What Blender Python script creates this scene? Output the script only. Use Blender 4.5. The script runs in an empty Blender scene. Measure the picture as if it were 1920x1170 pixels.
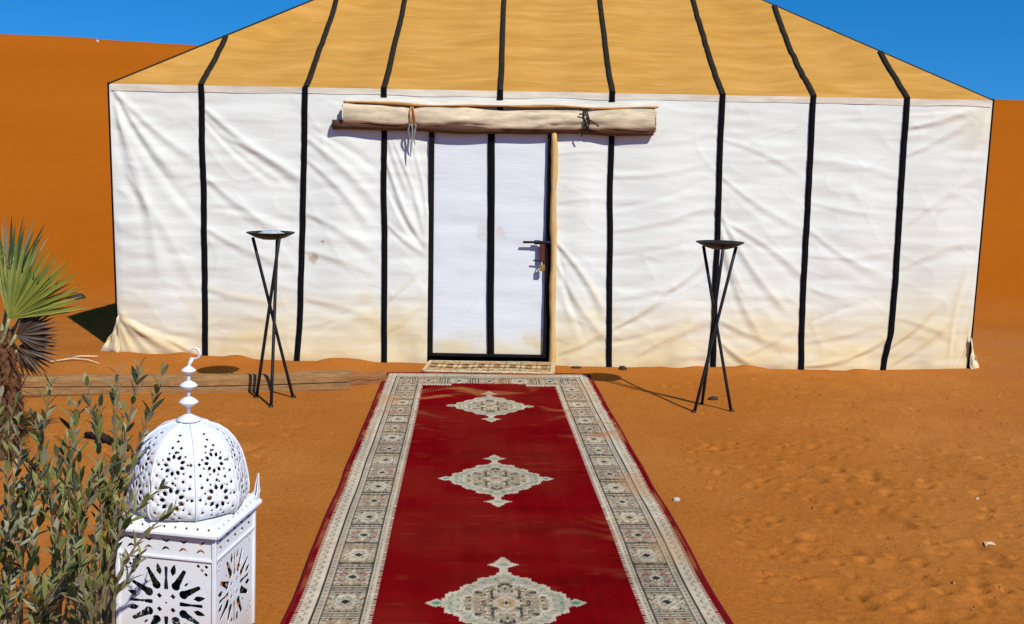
import bpy, math, random
import numpy as np
from mathutils import Vector, Matrix, Quaternion
from mathutils.geometry import delaunay_2d_cdt

S = bpy.context.scene
COL = S.collection
random.seed(7)
rng = np.random.default_rng(11)
R = math.radians

# ------------------------------------------------------------------ camera
cam_d = bpy.data.cameras.new('camera')
cam = bpy.data.objects.new('camera', cam_d)
COL.objects.link(cam)
cam_d.sensor_width = 36.0
cam_d.lens = 36.0 * 1900 / 1920
cam_d.clip_start, cam_d.clip_end = 0.05, 3000
pitch, roll = R(8.1), R(1.08)
fwd = Vector((0, math.cos(pitch), -math.sin(pitch)))
rt0 = Vector((1, 0, 0)); up0 = rt0.cross(fwd)
rt = rt0 * math.cos(roll) + up0 * math.sin(roll)
up = up0 * math.cos(roll) - rt0 * math.sin(roll)
m3 = Matrix((rt, up, -fwd)).transposed()
cam.matrix_world = Matrix.Translation((0, 0, 1.52)) @ m3.to_4x4()
S.camera = cam

# ------------------------------------------------------------------ sky, sun, exposure
SUN = Vector((0.399, -0.612, 0.682)).normalized()          # towards the sun
W = bpy.data.worlds.new('World'); S.world = W; W.use_nodes = True
wn, wl = W.node_tree.nodes, W.node_tree.links
wn.clear()
sky = wn.new('ShaderNodeTexSky'); sky.sky_type = 'NISHITA'; sky.sun_disc = False
sky.sun_elevation = math.asin(SUN.z); sky.sun_rotation = math.atan2(SUN.x, SUN.y)
sky.altitude = 1500; sky.air_density = 1.0; sky.dust_density = 0.0; sky.ozone_density = 3.0
tc = wn.new('ShaderNodeTexCoord')
lift = wn.new('ShaderNodeVectorMath'); lift.operation = 'ADD'; lift.inputs[1].default_value = (0, 0, 0.21)
nrm = wn.new('ShaderNodeVectorMath'); nrm.operation = 'NORMALIZE'
hs = wn.new('ShaderNodeHueSaturation'); hs.inputs['Saturation'].default_value = 1.40
bg = wn.new('ShaderNodeBackground'); bg.inputs[1].default_value = 0.15
wo = wn.new('ShaderNodeOutputWorld')
wl.new(tc.outputs['Generated'], lift.inputs[0]); wl.new(lift.outputs[0], nrm.inputs[0])
wl.new(nrm.outputs[0], sky.inputs[0]); wl.new(sky.outputs[0], hs.inputs['Color'])
wl.new(hs.outputs[0], bg.inputs[0]); wl.new(bg.outputs[0], wo.inputs[0])
sd = bpy.data.lights.new('sun', 'SUN'); so = bpy.data.objects.new('sun', sd); COL.objects.link(so)
sd.energy = 4.6; sd.angle = R(0.55); sd.color = (1.0, 0.96, 0.90)
so.rotation_euler = SUN.to_track_quat('Z', 'Y').to_euler(); so.location = SUN * 30
S.view_settings.view_transform = 'Standard'; S.view_settings.look = 'None'
S.view_settings.gamma = 1; S.view_settings.use_curve_mapping = False
S.view_settings.exposure = 0.08
S.render.engine = 'CYCLES'

# ------------------------------------------------------------------ helpers
def hsh(ix, iy, seed):
    n = (ix.astype(np.int64) * 374761393 + iy.astype(np.int64) * 668265263 + seed * 974711) & 0xffffffff
    n = ((n ^ (n >> 13)) * 1274126177) & 0xffffffff
    n = ((n ^ (n >> 16)) * 2246822519) & 0xffffffff
    return ((n ^ (n >> 15)) & 0xffffff) / float(0xffffff)

def vn(x, y, seed=0):                                       # value noise, -1..1
    x = np.asarray(x, float); y = np.asarray(y, float)
    xi, yi = np.floor(x), np.floor(y)
    fx, fy = x - xi, y - yi
    fx = fx * fx * fx * (fx * (fx * 6 - 15) + 10); fy = fy * fy * fy * (fy * (fy * 6 - 15) + 10)
    a, b = hsh(xi, yi, seed), hsh(xi + 1, yi, seed)
    c, d = hsh(xi, yi + 1, seed), hsh(xi + 1, yi + 1, seed)
    return ((a + (b - a) * fx) * (1 - fy) + (c + (d - c) * fx) * fy) * 2 - 1

def fbm(x, y, seed=0, o=4):
    s, a = 0, 1.0
    for k in range(o):
        s = s + a * vn(x * 2 ** k + 13.7 * k, y * 2 ** k - 7.1 * k, seed + k); a *= 0.5
    return s / 1.9

def sstep(a, b, x):
    t = np.clip((np.asarray(x, float) - a) / (b - a), 0, 1); return t * t * (3 - 2 * t)

ORG = {}
def tag(o, label=None, cat=None, group=None, kind=None):
    for k, v in (('label', label), ('category', cat), ('group', group), ('kind', kind)):
        if v: o[k] = v
    return o

def root(name, loc, label, cat, group=None, rot=None):
    o = bpy.data.objects.new(name, None); COL.objects.link(o)
    o.empty_display_size = 0.1
    o.location = loc
    if rot: o.rotation_euler = rot
    ORG[o] = np.array(loc, float)
    return tag(o, label, cat, group)

def mesh(name, V, F, mat, smooth=True):
    me = bpy.data.meshes.new(name)
    me.from_pydata([tuple(map(float, v)) for v in V], [], [tuple(map(int, f)) for f in F])
    me.materials.append(mat)
    if smooth: me.polygons.foreach_set('use_smooth', [True] * len(me.polygons))
    me.update()
    return me

def link(name, me, parent=None):
    o = bpy.data.objects.new(name, me); COL.objects.link(o)
    if parent is not None: o.parent = parent
    return o

def mk(name, V, F, mat, parent=None, smooth=True, local=False):
    """one mesh object; V in world space unless local"""
    V = np.asarray(V, float)
    r = parent
    while r is not None and r.parent is not None: r = r.parent
    if r is not None and not local: V = V - ORG[r]
    return link(name, mesh(name, V, F, mat, smooth), parent)

def gridF(nu, nv, off=0, flip=False):
    i, j = np.meshgrid(np.arange(nu - 1), np.arange(nv - 1), indexing='ij')
    a = (i * nv + j).ravel() + off
    q = np.stack([a, a + nv, a + nv + 1, a + 1], 1)
    return q[:, ::-1] if flip else q

class MB:
    def __init__(s): s.v = []; s.f = []
    def add(s, V, F):
        n = len(s.v); s.v += [tuple(map(float, p)) for p in V]; s.f += [tuple(int(i) + n for i in f) for f in F]
    def tube(s, pts, rad, n=8, cap=True, flat=1.0):
        pts = [Vector(p) for p in pts]; m = len(pts)
        rad = [rad] * m if np.isscalar(rad) else list(rad)
        rings = []; ref = None
        for i, p in enumerate(pts):
            t = (pts[min(i + 1, m - 1)] - pts[max(i - 1, 0)]).normalized()
            if ref is None:
                ref = Vector((0, 0, 1)) if abs(t.z) < 0.9 else Vector((1, 0, 0))
            b = t.cross(ref).normalized(); ref = b.cross(t).normalized()
            rings.append([p + (b * math.cos(2 * math.pi * k / n) + ref * math.sin(2 * math.pi * k / n) * flat) * rad[i] for k in range(n)])
        V = [q for r_ in rings for q in r_]
        F = [(i * n + k, i * n + (k + 1) % n, (i + 1) * n + (k + 1) % n, (i + 1) * n + k) for i in range(m - 1) for k in range(n)]
        if cap: F += [tuple(range(n))[::-1], tuple((m - 1) * n + k for k in range(n))]
        s.add(V, F); return s
    def box(s, c, h, rotz=0.0, bev=0.0):
        cx, cy, cz = c; hx, hy, hz = h
        V = []
        if bev <= 0:
            for z in (-hz, hz):
                for x, y in ((-hx, -hy), (hx, -hy), (hx, hy), (-hx, hy)): V.append((x, y, z))
            F = [(3, 2, 1, 0), (4, 5, 6, 7), (0, 1, 5, 4), (1, 2, 6, 5), (2, 3, 7, 6), (3, 0, 4, 7)]
        else:
            b = bev
            oct_ = [(-hx + b, -hy), (hx - b, -hy), (hx, -hy + b), (hx, hy - b), (hx - b, hy), (-hx + b, hy), (-hx, hy - b), (-hx, -hy + b)]
            ins = [(x * (hx - b) / hx, y * (hy - b) / hy) for x, y in oct_]
            for ring, z in ((ins, -hz), (oct_, -hz + b), (oct_, hz - b), (ins, hz)):
                V += [(x, y, z) for x, y in ring]
            F = [tuple(range(8))[::-1], tuple(range(24, 32))]
            for k in range(3):
                F += [(k * 8 + i, k * 8 + (i + 1) % 8, (k + 1) * 8 + (i + 1) % 8, (k + 1) * 8 + i) for i in range(8)]
        c_, s_ = math.cos(rotz), math.sin(rotz)
        V = [(cx + x * c_ - y * s_, cy + x * s_ + y * c_, cz + z) for x, y, z in V]
        s.add(V, F); return s
    def lathe(s, prof, c=(0, 0, 0), n=24):
        V = []
        for r_, z in prof:
            V += [(c[0] + r_ * math.cos(2 * math.pi * k / n), c[1] + r_ * math.sin(2 * math.pi * k / n), c[2] + z) for k in range(n)]
        F = [(i * n + k, i * n + (k + 1) % n, (i + 1) * n + (k + 1) % n, (i + 1) * n + k) for i in range(len(prof) - 1) for k in range(n)]
        s.add(V, F); return s
    def make(s, name, mat, parent=None, smooth=True, local=False):
        return mk(name, s.v, s.f, mat, parent, smooth, local)

def col_attr(me, cols):
    a = me.color_attributes.new('Col', 'FLOAT_COLOR', 'POINT')
    c = np.ones((len(me.vertices), 4), np.float32); c[:, :3] = cols
    a.data.foreach_set('color', c.ravel())

# ------------------------------------------------------------------ materials
class N:
    def __init__(s, name, rough=0.8, spec=0.3):
        s.m = bpy.data.materials.new(name); s.m.use_nodes = True
        s.t = s.m.node_tree; s.b = s.t.nodes['Principled BSDF']
        s.b.inputs['Roughness'].default_value = rough
        s.b.inputs['Specular IOR Level'].default_value = spec
        s.geo = s.n('ShaderNodeNewGeometry'); s.tex = s.n('ShaderNodeTexCoord')
    def n(s, t): return s.t.nodes.new(t)
    def l(s, a, b): s.t.links.new(a, b)
    def setin(s, node, i, v):
        if hasattr(v, 'is_output') or isinstance(v, bpy.types.NodeSocket): s.l(v, node.inputs[i])
        else: node.inputs[i].default_value = v
    def scale(s, v, xyz):
        q = s.n('ShaderNodeVectorMath'); q.operation = 'MULTIPLY'; s.l(v, q.inputs[0]); q.inputs[1].default_value = xyz; return q.outputs[0]
    def noise(s, v, sc, det=4, ro=0.55, dist=0.0):
        q = s.n('ShaderNodeTexNoise'); s.l(v, q.inputs['Vector'])
        q.inputs['Scale'].default_value = sc; q.inputs['Detail'].default_value = det
        q.inputs['Roughness'].default_value = ro; q.inputs['Distortion'].default_value = dist
        return q.outputs['Fac']
    def ramp(s, f, a, b, lo=0.0, hi=1.0):
        q = s.n('ShaderNodeMapRange'); q.interpolation_type = 'SMOOTHSTEP'; s.l(f, q.inputs[0])
        for i, v in enumerate((a, b, lo, hi)): q.inputs[i + 1].default_value = v
        return q.outputs[0]
    def math(s, op, a, b=0.0, clamp=False):
        q = s.n('ShaderNodeMath'); q.operation = op; q.use_clamp = clamp
        s.setin(q, 0, a); s.setin(q, 1, b); return q.outputs[0]
    def mix(s, f, a, b):
        q = s.n('ShaderNodeMix'); q.data_type = 'RGBA'
        s.setin(q, 0, f); 
        for i, c in ((6, a), (7, b)):
            if isinstance(c, tuple): q.inputs[i].default_value = (*c, 1)
            else: s.l(c, q.inputs[i])
        return q.outputs[2]
    def sep(s, v):
        q = s.n('ShaderNodeSeparateXYZ'); s.l(v, q.inputs[0]); return q.outputs
    def color(s, c):
        if isinstance(c, tuple): s.b.inputs['Base Color'].default_value = (*c, 1)
        else: s.l(c, s.b.inputs['Base Color'])
        return s
    def bump(s, h, strength=0.3, dist=0.01):
        q = s.n('ShaderNodeBump'); q.inputs['Strength'].default_value = strength; q.inputs['Distance'].default_value = dist
        s.l(h, q.inputs['Height'])
        prev = s.b.inputs['Normal'].links
        if prev: s.l(prev[0].from_socket, q.inputs['Normal'])
        s.l(q.outputs[0], s.b.inputs['Normal']); return s

def m_sand():
    s = N('sand', 0.95, 0.0); P = s.geo.outputs['Position']; x, y, z = s.sep(P)
    big = s.ramp(s.noise(P, 0.55, 3), 0.35, 0.68)
    mid = s.ramp(s.noise(P, 3.2, 5), 0.3, 0.72)
    fine = s.noise(P, 45, 4, 0.7)
    c = s.mix(big, (0.39, 0.128, 0.021), (0.44, 0.160, 0.032))
    c = s.mix(s.math('MULTIPLY', mid, 0.45), c, (0.345, 0.108, 0.017))
    pit_shade = s.ramp(s.noise(P, 19, 3, 0.6), 0.60, 0.74)  # dark spots painted for the shade in small sand pits
    c = s.mix(s.math('MULTIPLY', pit_shade, 0.5), c, (0.25, 0.075, 0.012))
    pk = s.math('MULTIPLY', s.ramp(x, 1.5, 4.5), s.ramp(s.noise(P, 0.8, 3), 0.4, 0.65))
    c = s.mix(s.math('MULTIPLY', pk, 0.5), c, (0.40, 0.145, 0.045))
    dn = s.ramp(s.noise(s.scale(P, (0.05, 0.12, 0.3)), 1.0, 4), 0.3, 0.7)
    dc = s.mix(dn, (0.415, 0.108, 0.0075), (0.385, 0.096, 0.006))
    far = s.ramp(s.math('ADD', y, s.math('MULTIPLY', s.noise(P, 0.5, 3), 3.0)), 10.0, 14.5)
    c = s.mix(far, c, dc)
    g = s.ramp(fine, 0.2, 0.85, 0.80, 1.16)
    q = s.n('ShaderNodeVectorMath'); q.operation = 'SCALE'; s.l(c, q.inputs[0]); s.l(g, q.inputs['Scale'])
    s.color(q.outputs[0])
    near = s.math('SUBTRACT', 1.0, s.math('MULTIPLY', far, 0.8))
    s.bump(s.math('MULTIPLY', s.noise(P, 22, 5, 0.65), near), 0.35, 0.015)
    s.bump(s.math('MULTIPLY', s.noise(P, 70, 3, 0.7), near), 0.5, 0.008)
    return s.m

def m_canvas(name, base, dirt, top=0.42, spots=()):
    s = N(name, 0.9, 0.12); P = s.geo.outputs['Position']; x, y, z = s.sep(P)
    n1 = s.noise(P, 1.7, 4); n2 = s.noise(s.scale(P, (2.0, 2.0, 9.0)), 1.3, 5)
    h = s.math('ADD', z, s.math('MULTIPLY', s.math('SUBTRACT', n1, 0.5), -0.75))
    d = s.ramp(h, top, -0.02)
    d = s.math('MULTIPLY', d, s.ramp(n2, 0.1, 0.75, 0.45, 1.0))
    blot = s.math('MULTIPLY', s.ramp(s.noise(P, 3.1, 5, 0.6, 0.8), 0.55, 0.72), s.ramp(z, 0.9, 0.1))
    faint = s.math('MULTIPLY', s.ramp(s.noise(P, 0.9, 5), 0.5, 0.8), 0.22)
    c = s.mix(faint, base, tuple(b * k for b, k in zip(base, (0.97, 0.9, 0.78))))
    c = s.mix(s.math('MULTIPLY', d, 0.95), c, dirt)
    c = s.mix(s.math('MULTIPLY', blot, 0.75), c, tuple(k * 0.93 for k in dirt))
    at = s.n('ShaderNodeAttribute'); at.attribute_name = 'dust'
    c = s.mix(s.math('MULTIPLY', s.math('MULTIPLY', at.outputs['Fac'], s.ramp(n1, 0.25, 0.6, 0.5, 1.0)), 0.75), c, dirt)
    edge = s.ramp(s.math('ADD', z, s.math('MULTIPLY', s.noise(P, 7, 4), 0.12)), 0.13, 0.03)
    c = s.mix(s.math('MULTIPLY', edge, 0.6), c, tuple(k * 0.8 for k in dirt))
    for p, r_, a, cc in spots:
        v = s.n('ShaderNodeVectorMath'); v.operation = 'DISTANCE'; s.l(P, v.inputs[0]); v.inputs[1].default_value = p
        dd = s.math('ADD', v.outputs['Value'], s.math('MULTIPLY', s.math('SUBTRACT', s.noise(P, 16, 4), 0.5), r_ * 2.2))
        c = s.mix(s.math('MULTIPLY', s.ramp(dd, r_, r_ * 0.3), a), c, cc)
    s.color(c)
    s.bump(s.noise(s.scale(P, (1.0, 1.0, 5.0)), 9, 4, 0.55, 0.4), 0.16, 0.012)
    s.bump(s.noise(P, 240, 2), 0.12, 0.002)
    return s.m

def m_roof():
    s = N('tan_canvas', 0.9, 0.03); P = s.geo.outputs['Position']
    n = s.noise(s.scale(P, (1.2, 6.0, 6.0)), 1.5, 5)
    n2 = s.noise(s.scale(P, (0.7, 7.0, 7.0)), 3.0, 5, 0.6, 0.5)
    c = s.mix(s.ramp(n, 0.3, 0.75), (0.445, 0.215, 0.039), (0.54, 0.278, 0.062))
    c = s.mix(s.math('MULTIPLY', s.ramp(n2, 0.50, 0.74), 0.35), c, (0.66, 0.40, 0.13))  # pale streaks painted as highlights along the fine wrinkles
    c = s.mix(s.math('MULTIPLY', s.ramp(s.noise(P, 1.1, 4), 0.45, 0.8), 0.35), c, (0.56, 0.30, 0.075))
    s.color(c)
    s.bump(s.noise(s.scale(P, (0.8, 5.0, 5.0)), 6, 4, 0.5, 0.3), 0.18, 0.03)
    s.bump(s.noise(P, 260, 2), 0.1, 0.002)
    return s.m

def m_plain(name, c, rough=0.7, spec=0.3, var=0.2, sc=20, bump=0.15, dist=0.003, stretch=(1, 1, 1), obj=False, metal=0.0):
    s = N(name, rough, spec); P = s.tex.outputs['Object'] if obj else s.geo.outputs['Position']
    P = s.scale(P, stretch)
    n = s.noise(P, sc, 4, 0.6)
    s.color(s.mix(s.ramp(n, 0.25, 0.75), tuple(k * (1 - var) for k in c), tuple(min(1, k * (1 + var)) for k in c)))
    s.b.inputs['Metallic'].default_value = metal
    if bump: s.bump(n, bump, dist)
    return s.m

def m_vcol(name, rough=0.95, nsc=140, bump=0.35, dist=0.004):
    s = N(name, rough, 0.0); P = s.geo.outputs['Position']
    a = s.n('ShaderNodeVertexColor'); a.layer_name = 'Col'
    n = s.noise(P, nsc, 3, 0.7)
    g = s.ramp(n, 0.2, 0.8, 0.78, 1.2)
    q = s.n('ShaderNodeVectorMath'); q.operation = 'SCALE'; s.l(a.outputs[0], q.inputs[0]); s.l(g, q.inputs['Scale'])
    s.color(q.outputs[0]); s.bump(n, bump, dist)
    return s.m

def m_leaf(name, c1, c2, trans=0.25):
    s = N(name, 0.55, 0.35); P = s.geo.outputs['Position']
    oi = s.n('ShaderNodeObjectInfo')
    f = s.math('ADD', s.math('MULTIPLY', s.noise(P, 6, 3), 0.7), s.math('MULTIPLY', oi.outputs['Random'], 0.35))
    c = s.mix(s.ramp(f, 0.25, 0.8), c1, c2); s.color(c)
    t = s.n('ShaderNodeBsdfTranslucent'); s.l(c, t.inputs[0])
    mx = s.n('ShaderNodeMixShader'); mx.inputs[0].default_value = trans
    out = s.t.nodes['Material Output']
    s.l(s.b.outputs[0], mx.inputs[1]); s.l(t.outputs[0], mx.inputs[2]); s.l(mx.outputs[0], out.inputs[0])
    return s.m

def m_wood(name, a, b, stretch, sc=10, rough=0.85):
    s = N(name, rough, 0.15); P = s.scale(s.geo.outputs['Position'], stretch)
    n = s.noise(P, sc, 6, 0.65, 0.6)
    c = s.mix(s.ramp(n, 0.3, 0.7), a, b)
    c = s.mix(s.math('MULTIPLY', s.ramp(s.noise(P, sc * 3, 3), 0.62, 0.75), 0.7), c, tuple(k * 0.4 for k in a))
    s.color(c); s.bump(n, 0.5, 0.006)
    return s.m

M = {}
M['sand'] = m_sand()
DIRT = (0.67, 0.53, 0.26)
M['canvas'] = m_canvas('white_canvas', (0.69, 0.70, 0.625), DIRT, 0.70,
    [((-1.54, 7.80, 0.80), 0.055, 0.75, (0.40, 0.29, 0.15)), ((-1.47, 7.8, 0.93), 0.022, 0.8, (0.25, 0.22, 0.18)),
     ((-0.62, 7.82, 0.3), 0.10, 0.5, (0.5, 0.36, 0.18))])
M['door_canvas'] = m_canvas('door_canvas', (0.67, 0.695, 0.70), DIRT, 0.32,
    [((-0.24, 7.84, 1.02), 0.09, 0.35, (0.5, 0.4, 0.27)), ((-0.09, 7.84, 1.02), 0.07, 0.35, (0.5, 0.4, 0.27))])
M['cream'] = m_plain('cream_canvas', (0.62, 0.56, 0.44), 0.9, 0.1, 0.13, 5, 0.3, 0.012, (1, 4, 4))
M['roll'] = m_plain('rolled_canvas', (0.58, 0.48, 0.315), 0.9, 0.1, 0.32, 4, 0.35, 0.012, (1, 4, 4))
M['rust_edge'] = m_plain('ochre_hem', (0.50, 0.24, 0.07), 0.9, 0.1, 0.25, 9, 0.2, 0.004, (1, 3, 3))
M['roof'] = m_roof()
M['web'] = m_plain('black_webbing', (0.0045, 0.0045, 0.0055), 0.8, 0.06, 0.4, 60, 0.2, 0.002)
M['web_roof'] = m_plain('faded_webbing', (0.024, 0.020, 0.012), 0.85, 0.08, 0.4, 40, 0.2, 0.002)
M['iron'] = m_plain('black_iron', (0.008, 0.008, 0.010), 0.55, 0.3, 0.5, 40, 0.2, 0.002)
M['door_bar'] = m_plain('dark_door_bar', (0.008, 0.005, 0.005), 0.7, 0.12, 0.5, 14, 0.2, 0.002)
M['redbrown'] = m_plain('red_brown_paint', (0.10, 0.018, 0.014), 0.5, 0.4, 0.4, 40, 0.1, 0.002)
M['brass'] = m_plain('brass', (0.45, 0.30, 0.10), 0.4, 0.5, 0.2, 40, 0.1, 0.001, metal=0.6)
M['pine'] = m_wood('pale_pine', (0.62, 0.42, 0.17), (0.50, 0.30, 0.10), (6, 6, 0.6))
M['pole'] = m_wood('shaded_pole', (0.12, 0.06, 0.03), (0.07, 0.035, 0.02), (0.6, 6, 6))  # brown darkened, shade under the roll is in its colour
M['sleeper'] = m_wood('weathered_timber', (0.36, 0.19, 0.066), (0.19, 0.105, 0.042), (0.5, 5, 9))
M['sleeper2'] = m_wood('reddish_timber', (0.30, 0.125, 0.045), (0.22, 0.09, 0.03), (0.5, 5, 9))
M['cord'] = m_plain('dark_cord', (0.03, 0.022, 0.018), 0.8, 0.2)
M['greycord'] = m_plain('grey_cord', (0.22, 0.21, 0.20), 0.8, 0.2)
def m_paint():
    s = N('white_painted_metal', 0.45, 0.35); P = s.geo.outputs['Position']; x, y, z = s.sep(P)
    c = s.mix(s.math('MULTIPLY', s.ramp(s.noise(P, 11, 5, 0.65), 0.45, 0.75), 0.30), (0.71, 0.735, 0.755), (0.56, 0.53, 0.47))
    c = s.mix(s.math('MULTIPLY', s.ramp(s.noise(P, 55, 4, 0.7), 0.64, 0.72), 0.65), c, (0.24, 0.12, 0.06))
    c = s.mix(s.math('MULTIPLY', s.ramp(s.math('ADD', z, s.math('MULTIPLY', s.noise(P, 8, 4), 0.2)), 0.36, 0.08), 0.5), c, (0.50, 0.30, 0.13))
    s.color(c); s.bump(s.noise(P, 9, 4), 0.15, 0.006); s.bump(s.noise(P, 120, 2), 0.08, 0.001)
    return s.m
M['white'] = m_paint()
M['inner_dark'] = m_plain('shaded_inner_steel', (0.045, 0.038, 0.032), 0.8, 0.2, 0.4, 30)  # bare inner metal, darkened to paint in the lantern's inside shade
M['pebble'] = m_plain('pale_stone', (0.46, 0.43, 0.38), 0.8, 0.3, 0.15, 60)
M['clod'] = m_plain('sand_clod', (0.33, 0.12, 0.032), 0.95, 0.1, 0.35, 30)
M['darkstone'] = m_plain('dark_stone', (0.05, 0.03, 0.022), 0.85, 0.2, 0.4, 50)
M['straw'] = m_plain('dry_straw', (0.62, 0.43, 0.24), 0.85, 0.2, 0.2, 40)
M['bark'] = m_plain('dark_bark', (0.035, 0.022, 0.014), 0.9, 0.15, 0.6, 30, 0.8, 0.01)
M['ash'] = m_plain('pale_ash', (0.42, 0.47, 0.50), 0.9, 0.2, 0.25, 60, 0.6, 0.01)
M['rug'] = m_vcol('rug_pile')
M['mat'] = m_vcol('mat_weave')
M['stem'] = m_plain('twig', (0.17, 0.125, 0.07), 0.85, 0.2, 0.35, 50)
M['leaf_a'] = m_leaf('olive_leaf', (0.15, 0.165, 0.035), (0.33, 0.315, 0.10))
M['leaf_b'] = m_leaf('grey_leaf', (0.23, 0.225, 0.11), (0.40, 0.38, 0.23))
M['leaf_c'] = m_leaf('dark_leaf', (0.022, 0.035, 0.010), (0.05, 0.07, 0.022))
M['leaf_d'] = m_leaf('dry_leaf', (0.24, 0.13, 0.06), (0.33, 0.20, 0.11))
M['palm'] = m_leaf('palm_leaf', (0.09, 0.125, 0.012), (0.28, 0.28, 0.03), 0.3)
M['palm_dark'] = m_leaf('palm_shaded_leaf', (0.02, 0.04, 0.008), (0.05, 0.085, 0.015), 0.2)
M['palm_old'] = m_leaf('palm_old_leaf', (0.13, 0.12, 0.065), (0.24, 0.19, 0.10), 0.2)
M['palm_dead'] = m_leaf('palm_dead_leaf', (0.028, 0.016, 0.008), (0.09, 0.05, 0.022), 0.1)
M['palm_fibre'] = m_plain('palm_fibre', (0.11, 0.05, 0.022), 0.95, 0.1, 0.6, 40, 0.8, 0.01)
M['petiole'] = m_plain('palm_stalk', (0.30, 0.30, 0.14), 0.6, 0.3, 0.2, 20)

# ------------------------------------------------------------------ ground and dune: one sheet
RUG_O = np.array((-0.1685, 7.345)); RUG_D = np.array((0.0431, -0.99907)); RUG_R = np.array((0.99907, 0.0431))
RUG_W, RUG_L = 1.495, 5.45
XL, XR, YF, YB, ZE = -3.09, 3.617, 7.85, 12.85, 2.095       # tent plan and eave height

dents = []
for k in range(900):                                        # trampled sand: many small dents, densest near right
    r_ = random.random()
    if r_ < 0.62: x, y = random.uniform(0.95, 4.2), random.uniform(2.9, 5.6)
    elif r_ < 0.80: x, y = random.uniform(1.1, 5.0), random.uniform(5.4, 7.4)
    elif r_ < 0.90: x, y = random.uniform(-2.6, -1.1), random.uniform(3.6, 6.2)
    else: x, y = random.uniform(-6.5, -3.3), random.uniform(7.0, 11.0)
    dents.append((x, y, random.uniform(0.013, 0.034) * (1.5 if k % 7 == 0 else 1), random.uniform(0.008, 0.019), random.uniform(0, 3.14)))
steps = [(1.25, 3.55, 0.4), (1.55, 3.75, 0.5), (1.75, 3.42, 0.6), (2.15, 3.6, 0.3), (2.3, 3.3, 0.8), (1.95, 3.95, 0.2), (1.35, 4.05, 0.7),
         (1.7, 4.35, 0.5), (2.5, 4.6, 0.3), (2.75, 4.2, 0.5), (2.35, 5.1, 0.4), (1.5, 5.0, 0.6), (3.0, 5.5, 0.2), (2.0, 5.8, 0.5), (3.6, 6.6, 0.1), (4.1, 7.2, 0.3),
         (1.15, 3.2, 0.9), (1.5, 3.25, 0.3), (2.0, 3.15, 0.5), (1.85, 4.9, 0.2), (2.9, 3.7, 0.6), (-1.6, 4.4, -0.5), (-1.4, 5.2, -0.3), (-3.7, 7.4, 0.4), (-4.0, 8.1, 0.2), (-4.4, 8.9, 0.5)]

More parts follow.
